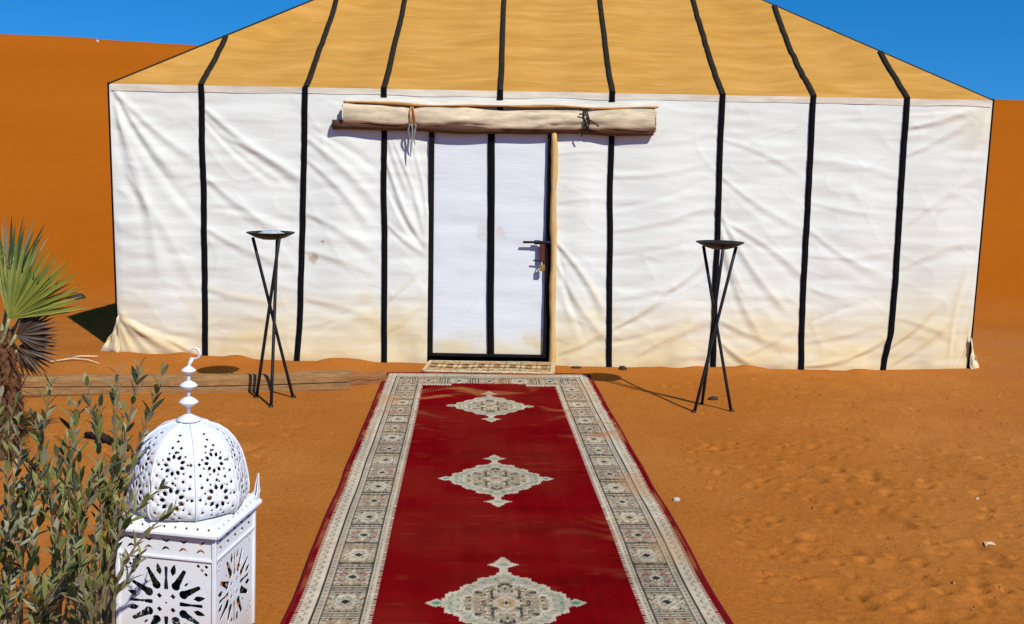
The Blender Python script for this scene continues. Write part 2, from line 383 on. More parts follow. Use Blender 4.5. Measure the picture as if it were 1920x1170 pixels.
def terrain(x, y, fine=True):
    x = np.asarray(x, float); y = np.asarray(y, float)
    crest = 5.31 - 1.2 * np.tanh(x / 17.0) + 0.22 * vn(x / 11.0, y * 0 + 2, 5) + 0.05 * vn(x / 3.0, y * 0, 6)
    yc = 38.0 + 2.0 * vn(x / 16.0, x * 0 + 9, 8)
    foot = 11.2 + 0.9 * vn(x / 4.0, x * 0 + 3, 9)
    t = np.clip((y - foot) / (yc - foot), 0, None)
    up_ = np.where(t < 1, 0.18 * sstep(0, 1, t) + 0.82 * t ** 1.12, 1.0)
    over = np.clip(t - 1, 0, None)
    dn = np.where(t > 1, 1 - 0.75 * (1 - np.exp(-over * 1.2)), 1)
    # round the crest a little
    rnd = np.exp(-((t - 1) / 0.05) ** 2) * 0.028
    z = crest * (up_ * dn - rnd)
    z = z + sstep(60, 140, y) * (2.2 * vn(x / 40, y / 40, 21))
    z = z + sstep(14, 30, y) * 0.10 * fbm(x / 5, y / 7, 31, 3)
    z = z + sstep(10.5, 13, y) * 0.03 * fbm(x / 1.1, y / 1.5, 33, 2) * (1 - sstep(20, 30, y))
    # calm under the rug, along the tent walls and inside
    ru = (x - RUG_O[0]) * RUG_R[0] + (y - RUG_O[1]) * RUG_R[1]
    rv = (x - RUG_O[0]) * RUG_D[0] + (y - RUG_O[1]) * RUG_D[1]
    rugm = sstep(0.0, 0.35, np.maximum(np.abs(ru) - RUG_W / 2 - 0.02, np.maximum(-rv - 0.05, rv - RUG_L - .1)))
    inx = np.maximum(np.abs(x - (XL + XR) / 2) - (XR - XL) / 2, np.maximum(YF - 0.1 - y, y - YB))
    tentm = sstep(0.05, 0.6, inx)
    m_ = rugm * (0.25 + 0.75 * tentm)
    nearw = 1 - sstep(12, 25, np.abs(y - 4))
    z = z + m_ * nearw * (0.030 * fbm(x * 0.55, y * 0.55, 41, 3))
    z = z + m_ * nearw * (0.005 * fbm(x * 2.6, y * 3.2, 43, 4))
    right = sstep(0.9, 1.8, x) * (1 - sstep(7.2, 8.2, y)) + sstep(3.3, 4, -x) * (1 - sstep(10, 12, y)) + 0.25
    z = z + m_ * nearw * np.clip(right, 0, 1) * 0.0055 * fbm(x * 11, y * 8, 47, 3)
    hemd = np.abs(y - (7.85 - 0.085 * np.clip(1 - ((x - 0.26) / 3.35) ** 2, 0, 1) ** 0.5))
    z = z + sstep(0.22, 0.0, hemd) * 0.030 * np.clip(vn(x * 2.3, x * 0, 45) + 0.5 * vn(x * 7, x * 0, 46), 0, 1) * ((x < -0.8) | (x > 0.5)) * (x > XL - 0.3) * (x < XR + 0.3)
    # sand drifted against the tent corners and hem
    z = z + 0.030 * np.exp(-((x - XL) ** 2 + (y - YF) ** 2) / 0.35) + 0.03 * np.exp(-((x - XR) ** 2 + (y - YF) ** 2) / 0.35)
    if fine:
        for cx, cy, r_, d_, a in dents:
            if True:
                dx, dy = x - cx, y - cy
                k = (np.abs(dx) < 4 * r_) & (np.abs(dy) < 4 * r_)
                if not k.any(): continue
                u_, v_ = dx[k] * math.cos(a) + dy[k] * math.sin(a), -dx[k] * math.sin(a) + dy[k] * math.cos(a)
                q = (u_ / r_) ** 2 + (v_ / (0.65 * r_)) ** 2
                z[k] += rugm[k] * (-d_ * np.exp(-q) + 0.35 * d_ * np.exp(-((np.sqrt(q) - 1.7) / 0.5) ** 2))
        for cx, cy, a in steps:
            dx, dy = x - cx, y - cy
            k = (np.abs(dx) < 0.4) & (np.abs(dy) < 0.4)
            if not k.any(): continue
            u_, v_ = dx[k] * math.cos(a) + dy[k] * math.sin(a), -dx[k] * math.sin(a) + dy[k] * math.cos(a)
            wv = 0.05 + 0.012 * np.sign(v_) * np.clip(np.abs(v_) / 0.13, 0, 1)
            q = (u_ / wv) ** 2 + (v_ / 0.135) ** 4
            heel = 1 + 0.5 * np.exp(-((v_ + 0.1) / 0.04) ** 2)
            z[k] += rugm[k] * (-0.011 * heel * np.exp(-q ** 1.5) + 0.005 * np.exp(-((np.sqrt(q) - 1.35) / 0.3) ** 2))
    return z

def gz(x, y):
    return float(terrain(np.array([float(x)]), np.array([float(y)]))[0])

def axis(parts):
    out = [parts[0][0]]
    for a, b, n, g in parts:
        t = np.linspace(0, 1, n + 1)[1:]
        if g != 1: t = (g ** t - 1) / (g - 1)
        out += list(a + (b - a) * t)
    return np.array(out)

gx = axis([(-600, -60, 12, 0.02), (-60, -7, 60, 0.1), (-7, -3.4, 70, 0.6), (-3.4, 0.6, 170, 1), (0.6, 4.2, 230, 1), (4.2, 8, 70, 1.7), (8, 60, 60, 10), (60, 600, 12, 50)])
gy = axis([(-120, -4, 14, 0.05), (-4, 2.2, 30, 0.3), (2.2, 5.6, 215, 1.35), (5.6, 8.2, 90, 1), (8.2, 14, 70, 1.8), (14, 46, 90, 1.5), (46, 900, 30, 20)])
GX, GY = np.meshgrid(gx, gy, indexing='ij')
GZ = terrain(GX, GY)
V = np.stack([GX, GY, GZ], -1).reshape(-1, 3)
ground = mk('sand_ground', V, gridF(len(gx), len(gy)), M['sand'])
tag(ground, 'orange desert sand rising to a smooth dune behind the tent', kind='structure')

# ------------------------------------------------------------------ tent
tent = root('berber_tent', (0.26, 7.85, 0), 'large white canvas tent with black seam strips and tan hipped roof', 'tent')
Z_LEV = np.array([0.0, 0.1, 0.31, 1.0, 2.095])
#          z=0    .1     .31    1.0    eave
SEAM = {
 'L':  [-3.085, -3.085, -3.09, -3.09, -3.09],
 's1': [-2.395, -2.395, -2.392, -2.385, -2.392],
 's2': [-1.665, -1.66, -1.65, -1.625, -1.598],
 's3': [-0.992, -0.992, -0.992, -0.995, -1.003],
 'dl': [-0.655, -0.655, -0.655, -0.655, -0.655],
 's4': [-0.121] * 5,
 'dr': [0.30, 0.30, 0.30, 0.29, 0.275],
 's5': [0.766, 0.763, 0.758, 0.742, 0.730],
 's6': [1.583, 1.580, 1.575, 1.570, 1.568],
 's7': [2.262, 2.262, 2.258, 2.254, 2.256],
 's8': [2.915, 2.925, 2.962, 2.968, 2.965],
 'R':  [3.585, 3.592, 3.60, 3.61, 3.617]}
def seamx(k, z): return np.interp(z, Z_LEV, SEAM[k])
ORDER = ['L', 's1', 's2', 's3', 'dl', 'dr', 's5', 's6', 's7', 's8', 'R']
CREASES = [
    (-3.05,2.06,-2.59,1.41,14,28), (-3.05,2.05,-2.42,1.53,12,24), (-3.05,2.04,-2.77,1.04,12,28), (-3.05,2.00,-2.42,1.09,-9,26), (-3.01,1.80,-2.74,0.63,8,30),
    (-2.96,1.40,-2.43,0.46,7,35), (-3.08,0.35,-2.59,0.03,26,32), (-3.08,0.33,-2.80,0.02,18,22), (-3.08,0.33,-2.42,0.13,-14,24), (-3.08,0.32,-2.97,0.02,12,16),
    (-2.63,0.12,-2.40,0.01,12,18), (-2.36,1.92,-1.63,1.43,13,26), (-2.36,1.82,-1.82,1.36,-8,18), (-2.18,1.70,-1.62,1.37,10,24), (-2.37,1.41,-1.66,0.94,11,30),
    (-2.36,1.01,-1.64,0.73,8,28), (-2.31,1.17,-1.66,1.06,-6,24), (-2.37,0.55,-1.66,0.44,8,30), (-2.34,0.17,-1.71,0.23,7,25), (-1.58,1.71,-1.02,1.19,12,28),
    (-1.58,1.55,-1.08,1.03,10,24), (-1.49,1.75,-1.01,1.44,-8,22), (-1.58,1.14,-1.02,0.82,10,28), (-1.59,0.86,-1.02,0.66,7,26), (-1.58,0.48,-1.02,0.32,8,28),
    (-1.50,0.23,-1.02,0.49,-6,26), (-0.98,1.56,-0.66,0.87,14,18), (-0.96,1.32,-0.66,0.86,-10,14), (-0.97,1.07,-0.66,0.84,10,15), (-0.92,1.68,-0.66,0.89,11,16),
    (-0.98,1.76,-0.71,1.16,8,18), (-0.96,0.49,-0.66,0.83,9,18), (-0.80,1.73,-0.66,1.00,8,12), (-0.97,0.24,-0.67,0.50,6,20), (0.34,0.95,0.73,0.40,14,20),
    (0.35,0.77,0.76,0.19,10,22), (0.35,0.89,0.59,0.18,-8,18), (0.33,1.63,0.72,1.65,4,14), (0.33,1.46,0.72,1.43,4,16), (0.34,1.26,0.73,1.30,4,14),
    (0.38,0.10,0.76,0.31,10,20), (0.80,0.31,1.20,0.60,16,22), (1.20,0.60,1.55,0.91,12,24), (0.81,0.19,1.42,0.41,-8,24), (0.80,0.53,1.40,0.70,6,26),
    (0.78,1.06,1.54,1.28,6,24), (0.76,1.47,1.55,1.61,5,20), (0.76,1.71,1.54,1.81,4,16), (0.81,1.23,1.53,1.49,-5,22), (1.01,0.11,1.57,0.37,9,24),
    (0.78,0.86,1.51,1.04,-5,22), (1.60,1.08,1.82,0.55,12,20), (1.59,1.20,2.16,0.43,10,22), (1.62,0.92,1.97,0.21,10,22), (1.67,1.12,2.26,0.72,9,20),
    (1.58,1.49,2.24,1.09,7,20), (1.57,1.77,2.22,1.50,6,18), (1.63,0.37,2.26,0.17,10,26), (1.64,0.20,1.94,-0.00,14,22), (1.59,1.61,2.24,1.66,4,16),
    (1.85,0.12,2.25,0.39,7,22), (2.25,1.62,2.96,1.51,5,20), (2.28,1.30,2.98,1.23,5,18), (2.28,1.09,2.89,0.73,7,22), (2.30,0.89,2.96,0.94,6,20),
    (2.31,0.64,2.65,0.56,6,22), (2.31,0.03,2.68,0.12,16,18), (2.68,0.12,2.96,0.29,16,20), (2.32,0.22,2.91,0.40,7,22), (2.24,1.90,2.93,1.93,3,14),
    (2.37,0.39,2.86,0.56,-6,22), (2.96,0.19,3.32,0.57,18,22), (2.99,0.06,3.49,0.49,10,24), (2.99,1.88,3.58,2.09,12,22), (3.01,1.68,3.59,2.07,9,24),
    (2.98,1.99,3.56,2.09,-6,16), (3.27,1.23,3.60,2.05,10,30), (3.03,1.15,3.57,1.52,7,26), (3.03,0.82,3.59,1.04,6,26), (3.57,0.07,3.63,0.58,14,14),
    (3.50,0.06,3.60,0.41,-10,12), (3.43,0.15,3.55,0.91,10,20), (3.08,0.40,3.51,0.24,7,25),
]
def crease_sum(X, Z):
    out = np.zeros_like(X)
    for x0, z0, x1, z1, a, w in CREASES:
        dx, dz = x1 - x0, z1 - z0; L = math.hypot(dx, dz); dx /= L; dz /= L
        w = w * 0.00135; a = a * 0.00066
        s_ = (X - x0) * dx + (Z - z0) * dz
        bow = 0.04 * L * np.sin(np.pi * np.clip(s_ / L, 0, 1)) * (1 if (x0 * 7.3) % 1 > 0.5 else -1)
        d = -(X - x0) * dz + (Z - z0) * dx + bow
        end = sstep(-0.10, 0.06, s_) * (1 - sstep(L - 0.16, L + 0.08, s_))
        ww = w * (0.55 + 0.7 * np.clip(s_ / L, 0, 1))
        out += a * end * (np.exp(-np.abs(d / ww) ** 1.5) - 0.5 * np.exp(-((d + 1.7 * ww) / ww) ** 2))
    return out

def wallY(X, Z):
    X = np.asarray(X, float); Z = np.asarray(Z, float)
    mid = np.clip(1 - ((X - 0.26) / 3.35) ** 2, 0, 1) ** 0.5
    yb = 7.85 - 0.085 * mid
    h = np.clip(Z / ZE, 0, 1)
    y = 7.85 + (yb - 7.85) * (1 - h) ** 1.3
    bil = np.zeros_like(X)
    for a, b in zip(ORDER[:-1], ORDER[1:]):
        xa, xb = seamx(a, Z), seamx(b, Z)
        s_ = (X - xa) / (xb - xa)
        bil = np.where((s_ >= 0) & (s_ <= 1), np.sin(np.pi * np.clip(s_, 0, 1)) ** 2 * (0.018 + 0.012 * vn(xa * 5, Z * 1.4, 3)), bil)
    fade = np.clip((ZE - Z) / 0.12, 0, 1) * np.clip((X - XL) / 0.05, 0, 1) * np.clip((XR - X) / 0.05, 0, 1)
    rip = 0.0048 * vn(X * 1.7 + 0.6 * vn(Z * 3, X, 4), Z * 11 + 1.2 * vn(X * 1.3, Z, 6), 12) + 0.0026 * vn(X * 3.5, Z * 21, 14) + 0.009 * fbm(X * 1.6, Z * 1.9, 15, 3)
    rdg = (1 - np.abs(vn(X * 2.1 + Z * 1.5, Z * 2.6 - X * 1.2 + 0.7 * vn(X * 2, Z * 2, 5), 25))) ** 7 + 0.7 * (1 - np.abs(vn(X * 3.7 - Z * 2.2, Z * 4.1 + X * 1.9, 27))) ** 8
    rip = rip + 0.0034 * rdg
    rip = rip + sstep(0.35, 0.0, Z) * 0.012 * vn(X * 6, Z * 2.5, 17)
    return y - fade * (bil * np.sin(np.pi * h) + 1.15 * crease_sum(X, Z) + rip)

def front_panel(name, a, b, z0, nu, nv, mat):
    s_, t_ = np.meshgrid(np.linspace(0, 1, nu), np.linspace(0, 1, nv), indexing='ij')
    xb_mid = seamx(a, 0.0) * (1 - s_) + seamx(b, 0.0) * s_
    zb = (z0 if z0 > 0.5 else -0.012 + 0.016 * vn(xb_mid * 4, xb_mid * 0, 19) + 0.02 * np.exp(-np.minimum(xb_mid - XL, XR - xb_mid) / 0.25))
    Z = zb + t_ * (ZE - zb)
    X = seamx(a, Z) * (1 - s_) + seamx(b, Z) * s_
    V = np.stack([X, wallY(X, Z), Z], -1).reshape(-1, 3)
    o = mk(name, V, gridF(nu, nv, flip=False), mat, tent)
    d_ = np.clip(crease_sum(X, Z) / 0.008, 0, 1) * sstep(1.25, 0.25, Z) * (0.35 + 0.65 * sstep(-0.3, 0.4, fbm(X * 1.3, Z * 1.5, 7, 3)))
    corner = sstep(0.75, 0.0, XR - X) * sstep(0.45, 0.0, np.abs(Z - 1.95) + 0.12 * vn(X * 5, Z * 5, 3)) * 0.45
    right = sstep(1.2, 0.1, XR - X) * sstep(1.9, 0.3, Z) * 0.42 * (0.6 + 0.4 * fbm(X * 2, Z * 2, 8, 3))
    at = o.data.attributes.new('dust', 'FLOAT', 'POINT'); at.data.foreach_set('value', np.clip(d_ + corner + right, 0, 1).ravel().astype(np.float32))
    return o

for a, b in zip(ORDER[:-1], ORDER[1:]):
    if a == 'dl': continue
    n = max(24, int((SEAM[b][4] - SEAM[a][4]) / 0.011))
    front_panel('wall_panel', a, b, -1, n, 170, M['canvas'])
front_panel('lintel_panel', 'dl', 's4', 1.80, 40, 24, M['canvas'])
front_panel('lintel_panel', 's4', 'dr', 1.80, 40, 24, M['canvas'])

def front_strip(k, z0, z1, w=0.043, off=0.013, mat='web'):
    Z = np.linspace(z0, z1, 90)
    xs = np.array([-1, -0.94, 0, 0.94, 1]) * w / 2
    Zg, Xo = np.meshgrid(Z, xs, indexing='ij')
    X = seamx(k, Zg) + Xo + 0.004 * vn(Zg * 3, Zg * 0 + SEAM[k][0] * 9, 23)
    Y = wallY(seamx(k, Zg), Zg) - off + np.where(np.abs(Xo) > 0.49 * w, 0.012, 0)
    V = np.stack([X, Y, Zg], -1).reshape(-1, 3)
    mk('seam_strip', V, gridF(90, 5, flip=True), M[mat], tent)
for k in ('s1', 's2', 's3', 's5', 's6', 's7', 's8'): front_strip(k, -0.02, ZE + 0.004)
front_strip('s4', 1.80, ZE + 0.004, 0.045)

# cream band sewn on just below the eave
X = np.linspace(XL + 0.01, XR - 0.01, 260); Zr = np.array([2.0, 1.0, 0.0])
Xg, tg = np.meshgrid(X, np.linspace(0, 1, 4), indexing='ij')
Zg = ZE - 0.048 * tg - 0.006 * tg * vn(Xg * 3, Xg * 0, 29)
V = np.stack([Xg, wallY(Xg, Zg) - 0.004 + 0.002 * vn(Xg * 5, tg * 2, 28), Zg], -1).reshape(-1, 3)
mk('eave_band', V, gridF(260, 4), M['cream'], tent)

# ---- roof and the three walls that face away
TAN = math.tan(R(33)); TM = 2.5
def roofP(u, T, Lw, cuts, seed):
    """u along the eave, T horizontal distance inwards -> drop below the straight slope"""
    tm = np.minimum(np.minimum(u, Lw - u), TM)
    edge = np.clip((tm - T) / 0.35, 0, 1) * np.clip(T / 0.12, 0, 1)
    sag = 0.055 * np.sin(np.pi * np.clip(T / TM, 0, 1))
    bil = np.zeros_like(u)
    for a, b in zip(cuts[:-1], cuts[1:]):
        s_ = (u - a) / (b - a)
        bil = np.where((s_ >= 0) & (s_ <= 1), np.sin(np.pi * np.clip(s_, 0, 1)) ** 2 * 0.022, bil)
    rip = 0.006 * vn(u * 1.9 + 0.7 * vn(T * 2, u, seed), T * 9 + 1.0 * vn(u * 1.2, T, seed + 1), seed + 2) + 0.0035 * vn(u * 3 + T * 2, T * 20 + 1.5 * vn(u * 2, T * 2, seed), seed + 3) + 0.014 * fbm(u * 1.3, T * 1.8, seed + 4, 3)
    return T * TAN - edge * (sag + bil - 1.1 * rip)

def slope(A, e, nrm_, Lw, cuts, seed, dens):
    for a, b in zip(cuts[:-1], cuts[1:]):
        nu = max(14, int((b - a) / dens)); nv = int(TM / dens * 0.8)
        u_ = np.linspace(a, b, nu); tm = np.minimum(np.minimum(u_, Lw - u_), TM)
        U, q = np.meshgrid(u_, np.linspace(0, 1, nv), indexing='ij'); T = q * tm[:, None]
        Zz = ZE + roofP(U, T, Lw, cuts, seed)
        V = np.stack([A[0] + U * e[0] + T * nrm_[0], A[1] + U * e[1] + T * nrm_[1], Zz], -1).reshape(-1, 3)
        mk('roof_panel', V, gridF(nu, nv), M['roof'], tent)
    for c in cuts[1:-1]:
        tm = min(c, Lw - c, TM) - 0.01
        T = np.linspace(0.0, tm, 50); xs = np.array([-1, -0.9, 0, 0.9, 1]) * 0.022
        Tg, Xo = np.meshgrid(T, xs, indexing='ij'); U = c + Xo + 0.004 * vn(Tg * 3, Tg * 0 + c * 5, 37)
        Zz = ZE + roofP(np.full_like(Tg, c), Tg, Lw, cuts, seed) + np.where(np.abs(Xo) > 0.021, -0.004, 0.011)
        V = np.stack([A[0] + U * e[0] + Tg * nrm_[0] - 0.004 * nrm_[0], A[1] + U * e[1] + Tg * nrm_[1] - 0.006 * nrm_[1], Zz], -1).reshape(-1, 3)
        mk('roof_seam_strip', V, gridF(50, 5, flip=True), M['web_roof'], tent)

def plain_wall(A, e, nrm_, Lw, cuts, seed):
    for a, b in zip(cuts[:-1], cuts[1:]):
        U, Zg = np.meshgrid(np.linspace(a, b, 26), np.linspace(-0.03, ZE, 44), indexing='ij')
        f_ = np.sin(np.pi * (U - a) / (b - a)) * np.clip((ZE - Zg) / 0.1, 0, 1)
        d = f_ * (0.03 * np.sin(np.pi * Zg / ZE) + 0.02 * fbm(U * 2, Zg * 2, seed, 3))
        V = np.stack([A[0] + U * e[0] - d * nrm_[0], A[1] + U * e[1] - d * nrm_[1], Zg], -1).reshape(-1, 3)
        mk('wall_panel', V, gridF(26, 44), M['canvas'], tent)
    for c in cuts[1:-1]:
        mb = MB(); p = (A[0] + c * e[0] - 0.006 * nrm_[0], A[1] + c * e[1] - 0.006 * nrm_[1])
        mb.box((p[0], p[1], ZE / 2 - 0.01), (0.026 if abs(e[0]) > 0.5 else 0.005, 0.026 if abs(e[1]) > 0.5 else 0.005, ZE / 2))
        mb.make('seam_strip', M['web'], tent, False)

WX, DY = XR - XL, YB - YF
fc = [0] + [SEAM[k][4] - XL for k in ('s1', 's2', 's3', 's4', 's5', 's6', 's7', 's8')] + [WX]
slope((XL, YF), (1, 0), (0, 1), WX, fc, 51, 0.018)
sc = [0, 1.0, 2.0, 3.0, 4.0, DY]
slope((XL, YB), (0, -1), (1, 0), DY, sc, 61, 0.06)
slope((XR, YF), (0, 1), (-1, 0), DY, sc, 71, 0.06)
slope((XR, YB), (-1, 0), (0, -1), WX, [WX - c for c in fc[::-1]], 81, 0.06)
plain_wall((XL, YB), (0, -1), (1, 0), DY, sc, 91)
plain_wall((XR, YF), (0, 1), (-1, 0), DY, sc, 93)
plain_wall((XR, YB), (-1, 0), (0, -1), WX, [WX - c for c in fc[::-1]], 95)
# hip and corner piping, ridge
rid_z = ZE + TM * TAN
for cx, cy, rx in ((XL, YF, XL + TM), (XR, YF, XR - TM), (XL, YB, XL + TM), (XR, YB, XR - TM)):
    top = np.array((rx, (YF + YB) / 2, rid_z)); bot = np.array((cx, cy, ZE))
    pts = [bot + (top - bot) * t for t in np.linspace(0, 1, 14)]
    MB().tube(pts, 0.009 if cx < 0 else 0.006, 6).make('hip_piping', M['web_roof'], tent)
    zs = np.linspace(-0.03, ZE + 0.01, 12)
    sx = -0.008 if cx < 0 else 0.008
    MB().tube([(cx + sx + (0 if cx < 0 else np.interp(z, Z_LEV, SEAM['R']) - XR), cy + (0.01 if cy < 9 else -0.01), z) for z in zs], 0.010, 6).make('corner_piping', M['web'], tent)
MB().tube([(XL + TM, (YF + YB) / 2, rid_z), (XR - TM, (YF + YB) / 2, rid_z)], 0.025, 8).make('ridge_piping', M['web_roof'], tent)
# loose cloth at the two front corners
def scrap(pts, name='loose_hem'):
    P = np.array(pts, float)                                 # 4 corners
    s_, t_ = np.meshgrid(np.linspace(0, 1, 14), np.linspace(0, 1, 14), indexing='ij')
    V = (P[0] * ((1 - s_) * (1 - t_))[..., None] + P[1] * (s_ * (1 - t_))[..., None] + P[2] * (s_ * t_)[..., None] + P[3] * ((1 - s_) * t_)[..., None])
    V[..., 2] += 0.022 * vn(s_ * 4, t_ * 3, 5) * (t_ < 0.9); V[..., 1] += 0.02 * vn(s_ * 5, t_ * 4, 8)
    mk(name, V.reshape(-1, 3), gridF(14, 14), M['canvas'], tent)
scrap([(-3.06, 7.80, 0.34), (-3.07, 7.80, 0.02), (-3.24, 7.86, 0.03), (-3.13, 7.86, 0.20)])
scrap([(3.58, 7.81, 0.30), (3.60, 7.79, 0.015), (3.70, 7.86, 0.01), (3.63, 7.87, 0.18)])

# ---- door, recessed a little in its opening
DL, DR, DB, DT = -0.640, 0.262, 0.045, 1.90
door = mk('door', np.stack(np.broadcast_arrays(*[a for a in (lambda U, Z: (U, 7.845 - 0.006 * fbm(U * 2.5, Z * 2.2, 98, 3) - 0.003 * vn(U * 3, Z * 12, 99), Z))(*np.meshgrid(np.linspace(DL, DR, 60), np.linspace(DB, DT, 110), indexing='ij'))]), -1).reshape(-1, 3), gridF(60, 110), M['door_canvas'], tent)
door['label'] = 'white canvas door in a dark frame'
MB().box((DL + 0.004, 7.828, (DB + DT) / 2), (0.020, 0.016, (DT - DB) / 2), bev=0.004).make('frame_bar', M['door_bar'], door, False)
MB().box((DR + 0.002, 7.828, (DB + DT) / 2), (0.016, 0.016, (DT - DB) / 2), bev=0.004).make('frame_bar', M['door_bar'], door, False)
MB().box(((DL + DR) / 2 + 0.003, 7.827, DB + 0.013), ((DR - DL) / 2 - 0.020, 0.014, 0.012), bev=0.003).make('frame_bar', M['door_bar'], door, False)
Zs = np.linspace(DB + 0.027, DT, 40)
Zg, Xo = np.meshgrid(Zs, np.array([-0.027, -0.025, 0, 0.025, 0.027]), indexing='ij')
Xc = -0.160 - 0.024 * (Zg / 1.9) + 0.004 * vn(Zg * 2.2, Zg * 0, 101)
V = np.stack([Xc + Xo, 7.828 + np.where(np.abs(Xo) > 0.026, 0.014, 0) + 0.002 * vn(Zg * 5, Xo, 3), Zg], -1).reshape(-1, 3)
mk('seam_strip', V, gridF(40, 5, flip=True), M['web'], door)
# bolt, hasp and padlock
la = MB(); la.tube([(0.075, 7.795, 0.955), (0.235, 7.795, 0.958)], 0.009, 8); la.box((0.185, 7.803, 0.955), (0.025, 0.010, 0.016), bev=0.003); la.box((0.262, 7.798, 0.955), (0.055, 0.012, 0.012), bev=0.003)
la.make('bolt', M['iron'], door, True)
MB().box((0.225, 7.800, 0.885), (0.020, 0.012, 0.075), bev=0.004).make('hasp', M['redbrown'], door, False)
pl = MB(); pl.box((0.226, 7.785, 0.760), (0.021, 0.011, 0.026), bev=0.005)
pl.make('padlock', M['brass'], door, False)
MB().tube([(0.213 + 0.013 - 0.013 * math.cos(a), 7.786, 0.784 + 0.028 * math.sin(a)) for a in np.linspace(0, math.pi, 12)], 0.0042, 6).make('shackle', M['iron'], door)
MB().tube([(0.155, 7.80, 0.815), (0.245, 7.80, 0.812)], 0.006, 6).make('staple', M['iron'], door)
# pale timber post beside the door
pp = [(0.322 - 0.026 * z / 1.75 + 0.003 * math.sin(z * 9), 7.795 - 0.02 * (1 - z / 1.75), z) for z in np.linspace(-0.03, 1.80, 26)]
post = MB(); post.tube(pp, [0.024 + 0.003 * math.sin(p[2] * 13) + 0.002 * math.sin(p[2] * 31) for p in pp], 12)
post.make('door_post', M['pine'], tent)

# ---- rolled-up door flap above the door
def roll_tube(name, x0, x1, zc, yc, rad, mat, seed, n=96, m=28, sagm=0.012, spiral=True):
    U, A = np.meshgrid(np.linspace(0, 1, n), np.linspace(0, 2 * math.pi, m + 1), indexing='ij')
    Xc = x0 + (x1 - x0) * U
    pinch = 1 - 0.24 * np.exp(-((Xc + 0.775) / 0.045) ** 2) - 0.20 * np.exp(-((Xc - 0.53) / 0.045) ** 2)
    rr = rad * pinch * (1 + 0.12 * fbm(Xc * 3, A * 1.2, seed, 3) + 0.17 * vn(Xc * 2.2 + A * 0.55, A * 2.6 + Xc * 1.1, seed + 5) + 0.07 * vn(Xc * 6 + A * 1.5, A * 3, seed + 6) + 0.16 * (1 - np.abs(vn(Xc * 1.6 + A * 0.9, A * 2.4 - Xc * 1.5, seed + 8))) ** 4 + 0.10 * vn(Xc * 1.1, Xc * 0, seed + 2))
    if spiral: rr = rr * (1 + 0.16 * sstep(4.6, 2 * math.pi, A))
    zs = zc - sagm * np.sin(np.pi * U) + 0.010 * vn(Xc * 1.4, Xc * 0, seed + 3)
    V = np.stack([Xc + 0.012 * vn(A * 1.5, U * 0, seed + 9) * ((U < 0.001) | (U > 0.999)), yc + rr * np.cos(A) * 0.62, zs + rr * np.sin(A)], -1).reshape(-1, 3)
    return mk(name, V, gridF(n, m + 1, flip=True), mat, tent)
flap = roll_tube('rolled_door_flap', -1.300, 1.055, 1.900, 7.780, 0.073, M['roll'], 111)
for k, xx in enumerate((-1.296, 1.050)):                     # coiled ends
    c = MB(); pts = []
    for a in np.linspace(0, 5.2 * math.pi, 60):
        r_ = 0.078 * a / (5.2 * math.pi); pts.append((xx + (-0.004 if k == 0 else 0.004), 7.776 + r_ * math.cos(a) * 0.6, 1.898 + r_ * math.sin(a)))
    c.tube(pts, 0.0055, 5); c.make('coiled_edge', M['cream'], flap)
pole = [(x, 7.796 + 0.004 * math.sin(x * 4), 1.822 - 0.010 * math.sin((x + 1.38) / 2.44 * math.pi) + 0.006 * math.sin(x * 5)) for x in np.linspace(-1.385, 1.045, 30)]
MB().tube(pole, [0.040 + 0.004 * math.sin(p[0] * 11) for p in pole], 14).make('roller_pole', M['pole'], tent)
# flat top of the flap running from the wall to the roll, with its ochre hem
Xg, tg = np.meshgrid(np.linspace(-1.285, 1.065, 120), np.linspace(0, 1, 8), indexing='ij')
V = np.stack([Xg, 7.842 - 0.085 * tg ** 0.8 + 0.004 * vn(Xg * 4, tg * 3, 7), 2.032 - 0.052 * tg + 0.007 * vn(Xg * 3.1, tg * 1.4, 9) - 0.008 * np.sin(np.pi * (Xg + 1.285) / 2.35)], -1).reshape(-1, 3)
mk('flap_sheet', V, gridF(120, 8), M['cream'], flap)
hem = [(x, 7.752 + 0.006 * math.sin(x * 9), 1.985 + 0.006 * math.sin(x * 7.3) * math.sin(x * 2.1) + 0.007 * float(vn(np.array([x * 3.1]), np.array([1.4]), 9)[0]) - 0.008 * math.sin(math.pi * (x + 1.285) / 2.35)) for x in np.linspace(-1.295, 1.07, 70)]
MB().tube(hem, [0.0095 + 0.0045 * math.sin(p[0] * 8.7) * math.sin(p[0] * 3.1 + 1) for p in hem], 6).make('flap_hem', M['rust_edge'], flap)
def ring(x, mat, rad, wob):
    mb = MB()
    for d in (-0.008, 0.010):
        mb.tube([(x + d + wob * math.sin(a * 2 + d * 90), 7.776 + rad * 0.66 * math.cos(a), 1.893 + rad * math.sin(a)) for a in np.linspace(0, 2 * math.pi, 26)], 0.0062, 6)
    return mb
t1 = ring(-0.775, M['roll'], 0.077, 0.010)
t1.make('tie', M['rust_edge'], flap)
t2 = ring(0.53, M['cord'], 0.079, 0.012); t2.tube([(0.53, 7.717, 1.90), (0.56, 7.71, 1.88), (0.60, 7.715, 1.855), (0.625, 7.73, 1.84)], 0.006, 6); t2.tube([(0.52, 7.717, 1.92), (0.50, 7.71, 1.93), (0.475, 7.72, 1.925)], 0.006, 6)
t2.tube([(0.53, 7.717, 1.9), (0.515, 7.715, 1.85), (0.51, 7.735, 1.80), (0.50, 7.76, 1.765)], 0.0055, 6)
t2.make('tie', M['cord'], flap)
